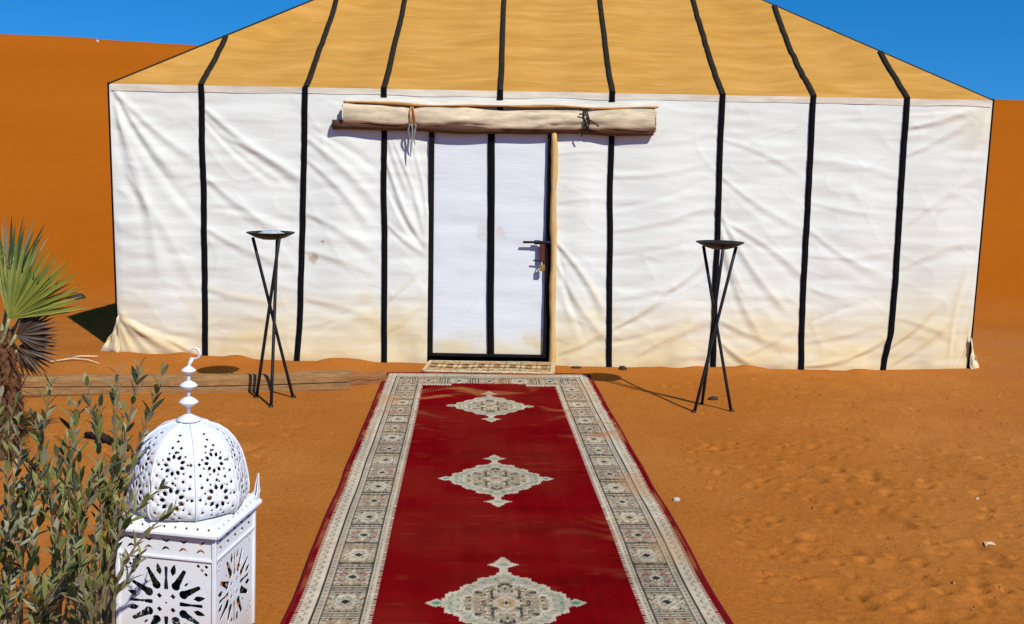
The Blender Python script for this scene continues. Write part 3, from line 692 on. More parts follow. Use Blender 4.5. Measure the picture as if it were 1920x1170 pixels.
for x0, ln, ph in ((-0.782, 0.25, 0.3), (-0.757, 0.16, 1.4), (-0.80, 0.12, 2.2)):
    MB().tube([(x0 + 0.007 * math.sin(ph + q * 5), 7.735 + 0.02 * q, 1.835 - ln * q) for q in np.linspace(0, 1, 9)], [0.0075] * 6 + [0.006, 0.005, 0.002], 6).make('tie_end', M['greycord'], flap)

# ------------------------------------------------------------------ long red rug
def pal(*c): return np.array(c, float)
RED = pal(0.150, 0.0018, 0.0034); CREAM = pal(0.50, 0.415, 0.29); INK = pal(0.024, 0.022, 0.017); SAGE = pal(0.25, 0.26, 0.175)
TAN_ = pal(0.36, 0.24, 0.12); GREY = pal(0.28, 0.22, 0.14); PINK = pal(0.45, 0.19, 0.17); RUST = pal(0.38, 0.17, 0.045); GREEN = pal(0.07, 0.21, 0.13)
def put(c, m_, col):
    c[m_] = col
def sym(p, q, seed, f):                                      # mirrored woven texture
    return vn(np.abs(p) * f + 3.3, np.abs(q) * f + 1.7, seed)

def rug_cols(u, v):
    e = np.minimum(u, RUG_W - u)
    dend = np.minimum(v, RUG_L - v) * 0.29 / 0.44
    # field end steps in like a flat arch
    arch = 0.035 * (np.abs(u - RUG_W / 2) < 0.26) + 0.02 * (np.abs(u - RUG_W / 2) < 0.20)
    dend2 = dend + arch
    side = e < dend
    d = np.where(side, e, dend); a = np.where(side, v, u)
    c = np.tile(RED, (len(u), 1)).astype(float)
    field = (e > 0.29) & (dend2 > 0.29)
    saw = lambda per: np.abs(((a / per) % 1) - 0.5) * 2
    border = (d > 0.022 + 0.012 * (saw(0.016) > 0.5)) & ~field
    put(c, border, CREAM)
    k = border & (d > 0.040) & (d < 0.07) & (sym(a % 0.05 - 0.025, d, 3, 90) > 0.35); put(c, k, GREY)
    k = border & (d > 0.083) & (d < 0.090); put(c, k, INK)
    k = border & (d >= 0.090) & (d < 0.112); put(c, k, CREAM * 0.85)
    k = k & (np.abs((a / 0.03) % 1 - 0.5) < 0.28) & (np.abs(d - 0.101) < 0.006); put(c, k, GREY)
    k = border & (d >= 0.112) & (d < 0.119); put(c, k, INK)
    # main stripe: rosettes between barred panels
    mb_ = border & (d >= 0.119) & (d < 0.246)
    per = 0.215; cell = np.floor(a / per); p = (a / per - cell - 0.5) * per; q = d - 0.1825
    sh_ = (cell % 2) * 0.37; t1 = sym(np.abs(p) + sh_, q, 11, 110); t2 = sym(np.abs(p) + sh_, q, 17, 170); t3 = sym(np.abs(p) + sh_, q, 23, 70)
    put(c, mb_, CREAM * 0.78)
    put(c, mb_ & (t1 > 0.12), GREY * 0.9); put(c, mb_ & (t2 > 0.38), INK * 2.5); put(c, mb_ & (t3 < -0.45), SAGE * 0.9)
    put(c, mb_ & (t2 < -0.40), TAN_); put(c, mb_ & (t1 < -0.62), CREAM)
    put(c, mb_ & (t3 > 0.62) & (t2 > -0.2), PINK * 0.6)
    rad = np.abs(p) / 0.052 + np.abs(q) / 0.046
    ev = mb_ & (cell % 2 == 0); put(c, ev & (rad < 1.25), CREAM); put(c, mb_ & (rad < 1.02) & (t2 > -0.1), SAGE * 0.9); put(c, mb_ & (rad < 0.62), CREAM)
    put(c, mb_ & (rad < 0.42), np.array(INK * 1.4)); 
    put(c, mb_ & (np.abs(np.abs(p) - 0.082) < 0.0042), INK * 2); put(c, mb_ & (np.abs(np.abs(p) - 0.096) < 0.004), INK * 2.5)
    put(c, mb_ & (np.abs(np.abs(p) - 0.089) < 0.003), CREAM)
    odd = mb_ & (cell % 3 == 1) & (t1 > -0.15) & (rad > 1.25); c[odd] = c[odd] * 0.55 + TAN_ * 0.45
    put(c, border & (d >= 0.246) & (d < 0.2515), INK * 2.5)
    inn = border & (d >= 0.2515); put(c, inn, CREAM)
    put(c, inn & (np.abs(d - 0.263) < 0.004) & (saw(0.02) > 0.3), GREY)
    put(c, inn & (d > 0.279) & (saw(0.018) > 0.55), RED)
    # medallions down the middle
    for vc in (1.032, 2.560, 3.985, 5.30):
        x = u - RUG_W / 2 + 0.004; y = v - vc
        st = 0.0105
        xq, yq = np.round(x / st) * st, np.round(y / st) * st
        m_ = (np.abs(xq) / 0.245) ** 1.22 + (np.abs(yq) / 0.275) ** 1.22
        m_ = m_ + 0.045 * np.sin(15 * np.arctan2(np.abs(yq) / 0.275, np.abs(xq) / 0.245)) * (m_ > 0.6)
        tip = (np.abs(np.abs(x) - 0.245) / 0.040 + np.abs(y) / 0.034) < 1
        neck = (np.abs(x) < 0.014) & (np.abs(y) < 0.34)
        fin = ((np.abs(x) / 0.062 + np.abs(np.abs(y) - 0.345) / 0.040) < 1) | ((np.abs(x) / 0.03 + np.abs(np.abs(y) - 0.375) / 0.05) < 1)
        sh = ((m_ < 1.0) | tip | neck | fin) & field
        put(c, sh, CREAM * 0.95)
        a1, a2, a3 = sym(x, y, 31, 75), sym(x, y, 37, 125), sym(x, y, 43, 48)
        ins = field & (m_ < 0.90)
        put(c, ins, SAGE * 1.15); put(c, ins & (a2 > 0.05), CREAM * 0.85); put(c, ins & (a1 > 0.50), GREEN * 1.2); put(c, ins & (a2 < -0.5), GREY)
        ring_ = ins & (m_ > 0.60) & (m_ < 0.68); put(c, ring_, CREAM)
        core = field & (m_ < 0.60)
        put(c, core, GREY); put(c, core & (a2 > 0.1), CREAM * 0.9); put(c, core & (a3 > 0.5), SAGE); put(c, core & (a1 > 0.36), INK * 2.6)
        put(c, core & (a2 < -0.5), TAN_)
        cen = field & (m_ < 0.17); put(c, cen, TAN_ * 1.1); put(c, cen & (a2 > 0.0), CREAM); put(c, field & (m_ < 0.035), INK * 2)
        put(c, field & fin & ((np.abs(x) / 0.030 + np.abs(np.abs(y) - 0.345) / 0.018) < 1), SAGE)
        put(c, field & tip & ((np.abs(np.abs(x) - 0.245) / 0.020 + np.abs(y) / 0.016) < 1), GREEN)
    # abrash, wear and trodden-in sand
    fold = 0.10 * (np.exp(-((v * 3.7) % 1 - 0.5) ** 2 / 0.004) + np.exp(-((u * 4.1 + 0.2) % 1 - 0.5) ** 2 / 0.0015)) * sstep(-0.3, 0.6, vn(u * 3, v * 3, 70))
    ab = 1 + fold + 0.16 * fbm(u * 2.2, v * 2.0, 69, 4) + 0.10 * vn(u * 1.2, v * 14, 71) + 0.08 * vn(u * 40, v * 3, 72) + 0.07 * vn(u * 4, v * 5, 73)
    c = c * ab[:, None]
    snd = sstep(0.18, 0.75, fbm(u * 2.4 + 0.5 * vn(u * 3, v * 5, 2), v * 7 + 0.9 * vn(u * 4, v * 3, 74), 75, 4)) * sstep(-0.05, 0.6, vn(u * 1.3 + 5, v * 1.1 + 0.3, 77)) * 0.7
    snd2 = sstep(0.6, 1.0, vn(u * 11, v * 40, 79)) * 0.06
    snd = np.clip(snd + snd2, 0, 0.6)[:, None]
    orange = sstep(0.35, 0.8, vn(u * 2 + 9, v * 2.3, 81))[:, None] * 0.40 * border[:, None]
    edge_s = sstep(0.05, 0.0, np.minimum(e, v)) * sstep(0.0, 0.6, fbm(u * 9 + v * 3, v * 5, 83, 3)) * 0.55
    dusty = 0.045 * sstep(-0.4, 0.6, fbm(u * 3.1, v * 2.4, 85, 4))
    snd = np.clip(snd + (edge_s + dusty)[:, None], 0, 0.65)
    c = c * (1 - snd) + pal(0.40, 0.15, 0.05) * snd
    c = c * (1 - orange) + pal(0.46, 0.22, 0.07) * orange
    return np.clip(c, 0, 1)

def rug_pt(u, v, h):
    x = RUG_O[0] + v * RUG_D[0] + (u - RUG_W / 2) * RUG_R[0]
    y = RUG_O[1] + v * RUG_D[1] + (u - RUG_W / 2) * RUG_R[1]
    wob = 0.003 * vn(v * 1.3, v * 0, 91)
    x = x + wob * (u / RUG_W - 0.5) * 1.6 + 0.003 * vn(v * 2.6, u * 0 + 1, 93) * np.sign(u - RUG_W / 2) * (np.abs(u / RUG_W - 0.5) * 2) ** 6
    y = y - 0.018 * np.exp(-v / 0.05) * ((np.abs(u - RUG_W / 2) / (RUG_W / 2)) ** 14)
    z = terrain(x, y, False) + h + 0.004 * (1 + fbm(x * 1.7, y * 1.7, 95, 3)) + 0.004 * (1 + vn(x * 0.8, y * 3.0, 97)) * (0.4 + 0.6 * (np.abs(u / RUG_W - 0.5) * 2) ** 2)
    return np.stack([x, y, z], -1)
us = np.linspace(0, RUG_W, 376)
vs = [0.0]
while vs[-1] < RUG_L: vs.append(vs[-1] + 0.0058 + 0.0062 * (1 - vs[-1] / RUG_L))
vs = np.array(vs); vs[-1] = RUG_L
U, Vv = np.meshgrid(us, vs, indexing='ij')
Pt = rug_pt(U.ravel(), Vv.ravel(), 0.010)
cols = rug_cols(U.ravel(), Vv.ravel())
F = gridF(len(us), len(vs), flip=True)
rug_root = root('rug', (RUG_O[0], RUG_O[1] - 2.7, 0), 'long red rug with patterned cream border and medallions leading to the door', 'rug')
rg = mk('pile', Pt, F, M['rug'], rug_root)
col_attr(rg.data, cols)
M['binding'] = m_plain('rug_binding', (0.15, 0.004, 0.010), 0.95, 0.1, 0.3, 70, 0.4, 0.004)
for nm, uu, vv in (('side', 0.0, None), ('side', RUG_W, None), ('end', None, 0.0), ('end', None, RUG_L)):
    if uu is not None: q = np.linspace(0, RUG_L, 160); P_ = rug_pt(np.full_like(q, uu), q, 0.006)
    else: q = np.linspace(0, RUG_W, 60); P_ = rug_pt(q, np.full_like(q, vv), 0.006)
    MB().tube([tuple(p) for p in P_], 0.0085, 6, flat=0.7).make('edge_binding', M['binding'], rug_root)

# ------------------------------------------------------------------ small mat on the threshold
def mat_cols(u, v, w, h):
    c = np.tile(pal(0.50, 0.33, 0.15), (len(u), 1))
    e = np.minimum(np.minimum(u, w - u), np.minimum(v, h - v))
    p = u % 0.12 - 0.06; q = v - h / 2
    a, b = sym(p, q, 5, 44), sym(p, q, 9, 75)
    c[b > 0.25] = pal(0.62, 0.50, 0.30); c[a > 0.22] = pal(0.045, 0.028, 0.016); c[a < -0.62] = pal(0.30, 0.14, 0.05)
    c[e < 0.022] = pal(0.58, 0.44, 0.24); c[(e > 0.022) & (e < 0.032)] = pal(0.05, 0.03, 0.02)
    s_ = sstep(0.1, 0.8, vn(u * 6, v * 12, 33))[:, None] * 0.35
    return c * (1 - s_) + pal(0.46, 0.19, 0.06) * s_
U, Vv = np.meshgrid(np.linspace(0, 0.97, 180), np.linspace(0, 0.40, 70), indexing='ij')
u, v = U.ravel(), Vv.ravel()
x = -0.655 + u + 0.02 * (v / 0.4); y = 7.365 + v + 0.01 * vn(u * 3, v * 0, 2)
z = terrain(x, y, False) + 0.026 + 0.005 * vn(x * 5, y * 6, 4)
mt = root('door_mat', (-0.17, 7.56, 0), 'small tan and black patterned mat at the threshold of the door', 'mat')
mm = mk('weave', np.stack([x, y, z], -1), gridF(180, 70), M['mat'], mt); col_attr(mm.data, mat_cols(u, v, 0.97, 0.40))
eb = MB(); rim_ = [(0, t) for t in np.linspace(0, .4, 12)] + [(t, .4) for t in np.linspace(0, .97, 24)][1:] + [(.97, t) for t in np.linspace(.4, 0, 12)][1:] + [(t, 0) for t in np.linspace(.97, 0, 24)][1:]
eb.tube([(-0.655 + a + 0.02 * b / 0.4, 7.365 + b, gz(-0.655 + a, 7.365 + b) + 0.018) for a, b in rim_], 0.010, 6)
M['matedge'] = m_plain('mat_edging', (0.52, 0.38, 0.20), 0.95, 0.1, 0.3, 60)
eb.make('edging', M['matedge'], mt)

# ------------------------------------------------------------------ fire bowl stands
def stand(x, y, rot, label, ash, r3):
    z0 = gz(x, y)
    t = root('fire_bowl_stand', (x, y, z0), label, 'fire bowl', 'iron fire bowl stands in front of the tent', rot=(0, 0, rot))
    H = 1.062
    for k, (a, r0) in enumerate(((43, 0.150), (148, 0.155), (279, r3))):
        a = R(a); b = a + R(163)
        p0 = Vector((r0 * math.cos(a), r0 * math.sin(a), -0.02)); p1 = Vector((0.112 * math.cos(b), 0.112 * math.sin(b), H - 0.01))
        MB().tube([p0 + (p1 - p0) * q for q in np.linspace(0, 1, 6)], 0.0105, 8).make('leg', M['iron'], t, True, True)
        MB().lathe([(0.0, 0.0), (0.017, 0.0), (0.019, 0.006), (0.015, 0.016), (0.010, 0.022)], (p0.x, p0.y, 0.004 - 0.012), 12).make('foot', M['iron'], t, True, True)
    bowl = MB().lathe([(0.0, -0.028), (0.05, -0.024), (0.09, -0.012), (0.125, 0.004), (0.148, 0.016), (0.152, 0.020), (0.147, 0.023), (0.122, 0.011), (0.085, -0.004), (0.045, -0.014), (0.0, -0.017)], (0, 0, H), 40)
    bowl.make('bowl', M['iron'], t, True, True)
    cr = MB(); cr.tube([(0.046 * math.cos(q), 0.046 * math.sin(q), 0.50) for q in np.linspace(0, 2 * math.pi, 25)], 0.005, 6)
    if ash:
        hp = []
        for r_, zz in ((0.088, -0.002), (0.076, 0.014), (0.055, 0.026), (0.03, 0.031), (0.0, 0.031)): hp.append((r_, zz))
        o = MB().lathe(hp, (0.004, 0.003, H), 22)
        o.v = [(p[0] * (1 + 0.12 * math.sin(7 * p[0] * 40 + i)), p[1], p[2] + 0.004 * math.sin(i * 2.3)) for i, p in enumerate(o.v)]
        o.make('ash_heap', M['ash'], t, True, True)
    return t
stand(-1.529, 6.385, 0.0, 'iron tripod fire bowl holding pale ash, standing beside the long timber', True, 0.185)
stand(1.302, 6.385, R(63), 'dark empty iron tripod fire bowl standing alone right of the rug', False, 0.125)

# ------------------------------------------------------------------ timbers edging the sand
def timber(name, p0, p1, hw, hh, mat, label, seed):
    p0, p1 = Vector(p0), Vector(p1); L = (p1 - p0).length; e = (p1 - p0).normalized(); nn = Vector((-e.y, e.x, 0))
    n = 40; prof = [(-0.72, -1), (-1, -0.62), (-1, -0.06), (-0.84, -0.01), (-0.84, 0.06), (-1, 0.11), (-1.0, 0.66), (-0.80, 1.0), (-0.3, 1.04), (0.3, 1.0), (0.82, 0.97), (1, 0.6), (1, -1)]
    V = []
    for i in range(n):
        q = i / (n - 1); c = p0 + (p1 - p0) * q
        for j, (a, b) in enumerate(prof):
            w_ = float(vn(np.array([q * L * 2.5 + j * 3.1]), np.array([j * 1.7]), seed)[0])
            pt = c + nn * (hw * a * (1 + 0.04 * w_) + 0.012 * math.sin(q * 4 + seed)) + Vector((0, 0, hh * b * (1 + 0.05 * w_) + 0.006 * math.sin(q * 7)))
            V.append(pt)
    F = gridF(n, len(prof), flip=True).tolist() + [list(range(len(prof))), [(n - 1) * len(prof) + k for k in range(len(prof))][::-1]]
    o = mk(name, [tuple(v) for v in V], F, mat, None, False)
    return tag(o, label, 'timber', 'timbers lying in front of the tent')
timber('timber', (-3.6, 6.36, 0.052), (-1.10, 6.80, 0.047), 0.050, 0.070, M['sleeper'], 'long weathered grey-brown timber lying on the sand behind the white lantern', 3)
timber('timber', (-3.6, 6.475, 0.030), (-1.16, 6.91, 0.030), 0.050, 0.055, M['sleeper'], 'weathered timber lying close behind the long front timber', 5)
timber('timber', (-1.13, 6.93, 0.026), (-0.90, 7.06, 0.030), 0.040, 0.045, M['sleeper2'], 'short reddish timber end touching the corner of the rug', 8)

# ------------------------------------------------------------------ perforated lantern
def inpoly(P, poly):
    x, y = P[:, 0], P[:, 1]; c = np.zeros(len(P), bool); n = len(poly)
    for i in range(n):
        x0, y0 = poly[i]; x1, y1 = poly[(i + 1) % n]
        k = ((y0 > y) != (y1 > y)) & (x < (x1 - x0) * (y - y0) / ((y1 - y0) or 1e-12) + x0)
        c ^= k
    return c
def perf(outer, holes, grid=None):
    vs_, es = [], []
    for poly in [outer] + holes:
        n0 = len(vs_); vs_ += [Vector(p) for p in poly]; es += [(n0 + i, n0 + (i + 1) % len(poly)) for i in range(len(poly))]
    if grid is not None: vs_ += [Vector(p) for p in grid]
    ov, oe, of, _, _, _ = delaunay_2d_cdt(vs_, es, [], 0, 1e-6)
    P = np.array([tuple(v) for v in ov]); T = np.array([list(f) for f in of])
    C_ = P[T].mean(1); k = inpoly(C_, outer)
    for h in holes: k &= ~inpoly(C_, h)
    return P, T[k]
def circ(x, y, r_, n=8, ph=0.0, sx=1.0): return [(x + r_ * sx * math.cos(ph + 2 * math.pi * i / n), y + r_ * math.sin(ph + 2 * math.pi * i / n)) for i in range(n)]
def rotp(poly, a, cx, cy): return [(cx + x * math.cos(a) - y * math.sin(a), cy + x * math.sin(a) + y * math.cos(a)) for x, y in poly]
def slot(r0, r1, w0, w1): return [(r0, -w0), (r0 + (r1 - r0) * .15, -w0 * 1.0), (r0 + (r1 - r0) * .5, -min(w0, w1) * 0.7), (r1 - .004, -w1), (r1, -w1 * .6), (r1, w1 * .6), (r1 - .004, w1), (r0 + (r1 - r0) * .5, min(w0, w1) * 0.7), (r0 + (r1 - r0) * .15, w0), (r0, w0)]
def keyhole(r0, r1, rh, wt):
    pts = [(r0 + rh - rh * math.cos(a), rh * math.sin(a)) for a in np.linspace(-2.3, 2.3, 9)]
    return pts + [(r1 - .012, wt), (r1, wt * 0.9), (r1 + .002, 0), (r1, -wt * .9), (r1 - .012, -wt)]
def leaf2(r0, r1, w): return [(r0, 0), (r0 + (r1 - r0) * .35, -w), (r0 + (r1 - r0) * .7, -w * .7), (r1, 0), (r0 + (r1 - r0) * .7, w * .7), (r0 + (r1 - r0) * .35, w)]

LH = 0.150                                                   # half width of the box
lan = root('lantern', (-0.998, 3.005, 0), 'white perforated metal lantern with domed top standing by the shrub', 'lantern', rot=(0, R(1.6), R(-7.5)))
lan.location.z = gz(-0.998, 3.005)
Z0, Z1 = 0.045, 0.452                                        # box from .. to
def body_holes():
    h = []; cx, cy = 0.0, 0.228
    for k in range(4):
        h.append(rotp(slot(0.042, 0.114, 0.0068, 0.0058), k * math.pi / 2, cx, cy))
        for a in (29, 61): h.append(rotp(keyhole(0.048, 0.120, 0.0140, 0.0066), k * math.pi / 2 + R(a), cx, cy))
        for a in (12.5, 77.5): h.append(rotp(leaf2(0.086, 0.126, 0.0092), k * math.pi / 2 + R(a), cx, cy))
        h.append(rotp(circ(0, 0, 0.0090, 4), 0, cx + 0.030 * math.cos(k * math.pi / 2 + math.pi / 4), cy + 0.030 * math.sin(k * math.pi / 2 + math.pi / 4)))
        for a in (45,): h.append(rotp(leaf2(0.080, 0.100, 0.0036), k * math.pi / 2 + R(a), cx, cy))
        sx_, sy_ = (1, 1, -1, -1)[k], (1, -1, -1, 1)[k]
        for dx, dy in ((0.112, 0.112), (0.124, 0.100), (0.100, 0.124), (0.125, 0.124)):
            h.append(circ(cx + sx_ * dx, cy + sy_ * dy, 0.0066, 4))
    h.append(circ(cx, cy, 0.004, 6))
    for i in range(5):
        x = -0.108 + i * 0.054
        h.append([(x - 0.015, 0.431), (x - 0.007, 0.419), (x, 0.416), (x + 0.007, 0.419), (x + 0.015, 0.431), (x + 0.006, 0.426), (x, 0.424), (x - 0.006, 0.426)])
        h.append([(x - 0.015, 0.390), (x - 0.006, 0.395), (x, 0.397), (x + 0.006, 0.395), (x + 0.015, 0.390), (x + 0.007, 0.402), (x, 0.405), (x - 0.007, 0.402)])
    for i in range(9):
        h.append(circ(-0.112 + i * 0.028, 0.070, 0.0055, 4))
    return h
P, T = perf([(-LH, Z0), (LH, Z0), (LH, Z1), (-LH, Z1)], body_holes())
def solid(o, th=0.0022):
    md = o.modifiers.new('thickness', 'SOLIDIFY'); md.thickness = th; md.offset = -1
    if len(o.data.materials) == 1: o.data.materials.append(M['inner_dark'])
    md.material_offset = 1; return o
V0 = np.stack([P[:, 0], np.full(len(P), -LH), P[:, 1]], -1)
bm_ = mesh('side_panel', V0, T, M['white'], False)
for k in range(4):
    o = link('side_panel', bm_, lan); o.rotation_euler.z = k * math.pi / 2; solid(o)
    st = MB(); st.box((0, -LH - 0.0035, 0.372), (LH - 0.004, 0.003, 0.0035), bev=0.001); st = st.make('moulding', M['white'], lan, False, True); st.rotation_euler.z = k * math.pi / 2
    cp = MB(); cp.box((LH, -LH, (Z0 + Z1) / 2), (0.006, 0.006, (Z1 - Z0) / 2 + 0.0015), bev=0.0015); cp = cp.make('corner_post', M['white'], lan, False, True); cp.rotation_euler.z = k * math.pi / 2
    ft = MB()
    pf = [(0.0, 0.0), (0.0, 0.045), (-0.055, 0.045), (-0.050, 0.030), (-0.030, 0.022), (-0.020, 0.0)]
    for s_ in (0, 1):
        A_ = [(LH + x_, -LH, z_) for x_, z_ in pf] if s_ == 0 else [(LH, -LH - x_, z_) for x_, z_ in pf]
        B_ = [(a, b + .004, c) for a, b, c in A_] if s_ == 0 else [(a - .004, b, c) for a, b, c in A_]
        n = len(pf); ft.add(A_ + B_, [tuple(range(n)), tuple(range(n, 2 * n))[::-1]] + [(i, (i + 1) % n, n + (i + 1) % n, n + i) for i in range(n)])
    ft = ft.make('foot', M['white'], lan, False, True); ft.rotation_euler.z = k * math.pi / 2
# rim: a sloped, dotted cornice
ro, ri = 0.170, 0.147
hr = []
for i in range(9): hr.append(circ(-0.136 + i * 0.034, 0.50, 0.16, 4, 0, 0.025))
P, T = perf([(-ro, 0.0), (ro, 0.0), (ri, 1.0), (-ri, 1.0)], hr)
yy = -(ro + (ri - ro) * P[:, 1]); zz = Z1 + 0.004 + 0.026 * P[:, 1]
rm = mesh('rim', np.stack([P[:, 0], yy, zz], -1), T, M['white'], False)
for k in range(4):
    o = link('rim', rm, lan); o.rotation_euler.z = k * math.pi / 2; solid(o, 0.0018)
    b = MB(); b.box((0, -ro + 0.001, Z1 - 0.0005), (ro - 0.004, 0.0025, 0.0045), bev=0.001); b = b.make('rim_edge', M['white'], lan, False, True); b.rotation_euler.z = k * math.pi / 2
    if k != 0:                                               # upright corner fins
        fp = [(-0.004, 0.0), (-0.034, 0.0), (-0.030, 0.016), (-0.018, 0.030), (-0.014, 0.055), (-0.006, 0.090), (-0.001, 0.055), (0.002, 0.03)]
        fn = MB(); n = len(fp)
        for s_ in (0, 1):
            A_ = [(ro + x_ - 0.006, -ro + 0.006, Z1 + 0.006 + z_) for x_, z_ in fp] if s_ == 0 else [(ro - 0.006, -ro - x_ + 0.006, Z1 + 0.006 + z_) for x_, z_ in fp]
            B_ = [(a, b_ + .003, c) for a, b_, c in A_] if s_ == 0 else [(a - .003, b_, c) for a, b_, c in A_]
            fn.add(A_ + B_, [tuple(range(n)), tuple(range(n, 2 * n))[::-1]] + [(i, (i + 1) % n, n + (i + 1) % n, n + i) for i in range(n)])
        fn = fn.make('corner_fin', M['white'], lan, False, True); fn.rotation_euler.z = k * math.pi / 2
MB().box((0, 0, Z0 + 0.002), (LH - 0.003, LH - 0.003, 0.002)).make('floor_plate', M['white'], lan, False, True)
# top plate with an opening under the dome
P, T = perf([(-ri, -ri), (ri, -ri), (ri, ri), (-ri, ri)], [circ(0, 0, 0.140, 32)])
o = mk('top_plate', np.stack([P[:, 0], P[:, 1], np.full(len(P), Z1 + 0.028)], -1), T, M['white'], lan, False, True); solid(o, 0.002)
# onion dome in eight gores
prof = np.array([(0.152, 0.480), (0.172, 0.493), (0.1805, 0.512), (0.1810, 0.535), (0.177, 0.565), (0.170, 0.600), (0.1595, 0.638), (0.149, 0.662), (0.134, 0.687), (0.113, 0.711), (0.086, 0.730), (0.050, 0.743), (0.014, 0.748)])
sl = np.concatenate([[0], np.cumsum(np.hypot(*np.diff(prof, axis=0).T))])
rs = lambda s_: np.interp(s_, sl, prof[:, 0]); zsf = lambda s_: np.interp(s_, sl, prof[:, 1])
HW = math.pi / 8
def gore_holes():
    h = []
    def ros(cy, rr, n, big):
        for k in range(n):
            a = 2 * math.pi * (k + 0.5) / n
            h.append(rotp(leaf2(rr * 0.50, rr * 1.0, big), a, 0, cy))
        for k in range(n):
            a = 2 * math.pi * k / n
            h.append(rotp(circ(rr * 1.14, 0, 0.0042, 4), a, 0, cy))
    ros(0.086, 0.039, 9, 0.0066); ros(0.188, 0.034, 9, 0.0058)
    for x, y in ((-0.030, 0.140), (0.030, 0.140), (0, 0.135), (-0.013, 0.240), (0.013, 0.240), (0, 0.262), (0, 0.225), (-0.050, 0.120), (0.050, 0.120), (-0.052, 0.045), (0.052, 0.045), (-0.05, 0.155), (0.05, 0.155), (0, 0.285), (-0.058, 0.085), (0.058, 0.085), (-0.048, 0.188), (0.048, 0.188), (-0.02, 0.028), (0.02, 0.028), (0, 0.022)):
        if abs(x) < float(rs(y)) * HW - 0.010: h.append(circ(x, y, 0.0058, 4))
    return h
ss = np.linspace(0, sl[-1], 30)
outer = [(float(rs(s_)) * HW, float(s_)) for s_ in ss] + [(-float(rs(s_)) * HW, float(s_)) for s_ in ss[::-1]]
gh = gore_holes()
gp = []
for s_ in ss[1:-1]:
    for q in np.linspace(-0.85, 0.85, 9):
        p = (q * float(rs(s_)) * HW, float(s_))
        if min(min((p[0] - a) ** 2 + (p[1] - b) ** 2 for a, b in hh) for hh in gh) > 1.6e-5: gp.append(p)
P, T = perf(outer, gh, gp)
ang = P[:, 0] / np.maximum(rs(P[:, 1]), 1e-4); r_ = rs(P[:, 1]) * (1 - 0.040 * (1 - (ang / HW) ** 2))
gm = mesh('dome_panel', np.stack([r_ * np.sin(ang), -r_ * np.cos(ang), zsf(P[:, 1])], -1), T, M['white'], True)
for k in range(8):
    o = link('dome_panel', gm, lan); o.rotation_euler.z = (k + 0.5) * math.pi / 4 + R(-13); solid(o, 0.0016)
    rb = MB().tube([(0, -p[0] - 0.001, p[1]) for p in prof], 0.0030, 6).make('dome_seam', M['white'], lan, True, True); rb.rotation_euler.z = k * math.pi / 4 + R(-13)
MB().lathe([(0.0, 0.751), (0.036, 0.749), (0.037, 0.754), (0.020, 0.762), (0.009, 0.768), (0.0, 0.769)], n=24).make('finial_cap', M['white'], lan, True, True)
MB().tube([(0, 0, 0.76), (0, 0, 0.915), (0.004, 0, 0.925), (0.012, 0, 0.942)], 0.0058, 8).make('finial_rod', M['white'], lan, True, True)
for zc, rr, hh in ((0.806, 0.0290, 0.0165), (0.857, 0.0265, 0.0150), (0.903, 0.0220, 0.0135)):
    MB().lathe([(0.003, -hh), (rr * .35, -hh * .85), (rr * .8, -hh * .35), (rr, -hh * 0.05), (rr, hh * .05), (rr * .8, hh * .4), (rr * .35, hh * .9), (0.003, hh)], (0, 0, zc), 24).make('finial_bead', M['white'], lan, True, True)
cr = MB(); pts = []
cr.tube([(0.020 + 0.016 * math.sin(a), 0, 0.957 - 0.016 * math.cos(a)) for a in np.linspace(-0.5, 4.6, 18)], [0.002 + 0.0020 * math.sin(math.pi * i / 17) for i in range(18)], 6)
cr.make('finial_crescent', M['white'], lan, True, True)

# ------------------------------------------------------------------ fan palm at the left edge
palm = root('fan_palm', (-2.56, 5.02, gz(-2.56, 5.02)), 'young fan palm with shaggy trunk standing at the left edge', 'palm')
tp = [(-2.56 + 0.02 * math.sin(z * 5), 5.02, z) for z in np.linspace(-0.05, 0.66, 16)]
MB().tube(tp, [0.062 + 0.012 * math.sin(i * 2.1) - 0.012 * i / 16 for i in range(16)], 12).make('trunk', M['palm_fibre'], palm)
fib = MB()
for k in range(260):
    z = random.uniform(0.06, 0.64); a = random.uniform(0, 2 * math.pi); r0 = 0.055; ln = random.uniform(0.05, 0.11)
    c = Vector((-2.56 + 0.02 * math.sin(z * 5), 5.02, z)); o_ = Vector((math.cos(a), math.sin(a), 0))
    p0 = c + o_ * r0; p1 = p0 + o_ * ln * random.uniform(0.35, 0.7) + Vector((random.uniform(-.03, .03), 0, ln * random.uniform(-0.9, 0.8)))
    w = Vector((-o_.y, o_.x, 0)) * random.uniform(0.003, 0.010)
    fib.add([p0 - w, p0 + w, p1 + w * 0.3, p1 - w * 0.3], [(0, 1, 2, 3)])
o = fib.make('trunk_fibre', M['palm_fibre'], palm, False); o['kind'] = 'stuff'

def leaflet_mesh(L, w, droop, name, mat):
    n = 7; V = []
    for i in range(n):
        q = i / (n - 1); ww = w * (0.35 + 1.25 * q) if q < 0.5 else w * (0.975 * (1 - (q - 0.5) / 0.5) ** 0.8 + 0.02)
        y = -droop * q * q
        V += [(-ww, y + 0.35 * ww, q * L), (0, y, q * L), (ww, y + 0.35 * ww, q * L)]
    F = []
    for i in range(n - 1):
        a = i * 3; F += [(a, a + 1, a + 4, a + 3), (a + 1, a + 2, a + 5, a + 4)]
    return mesh(name, V, F, mat, False)

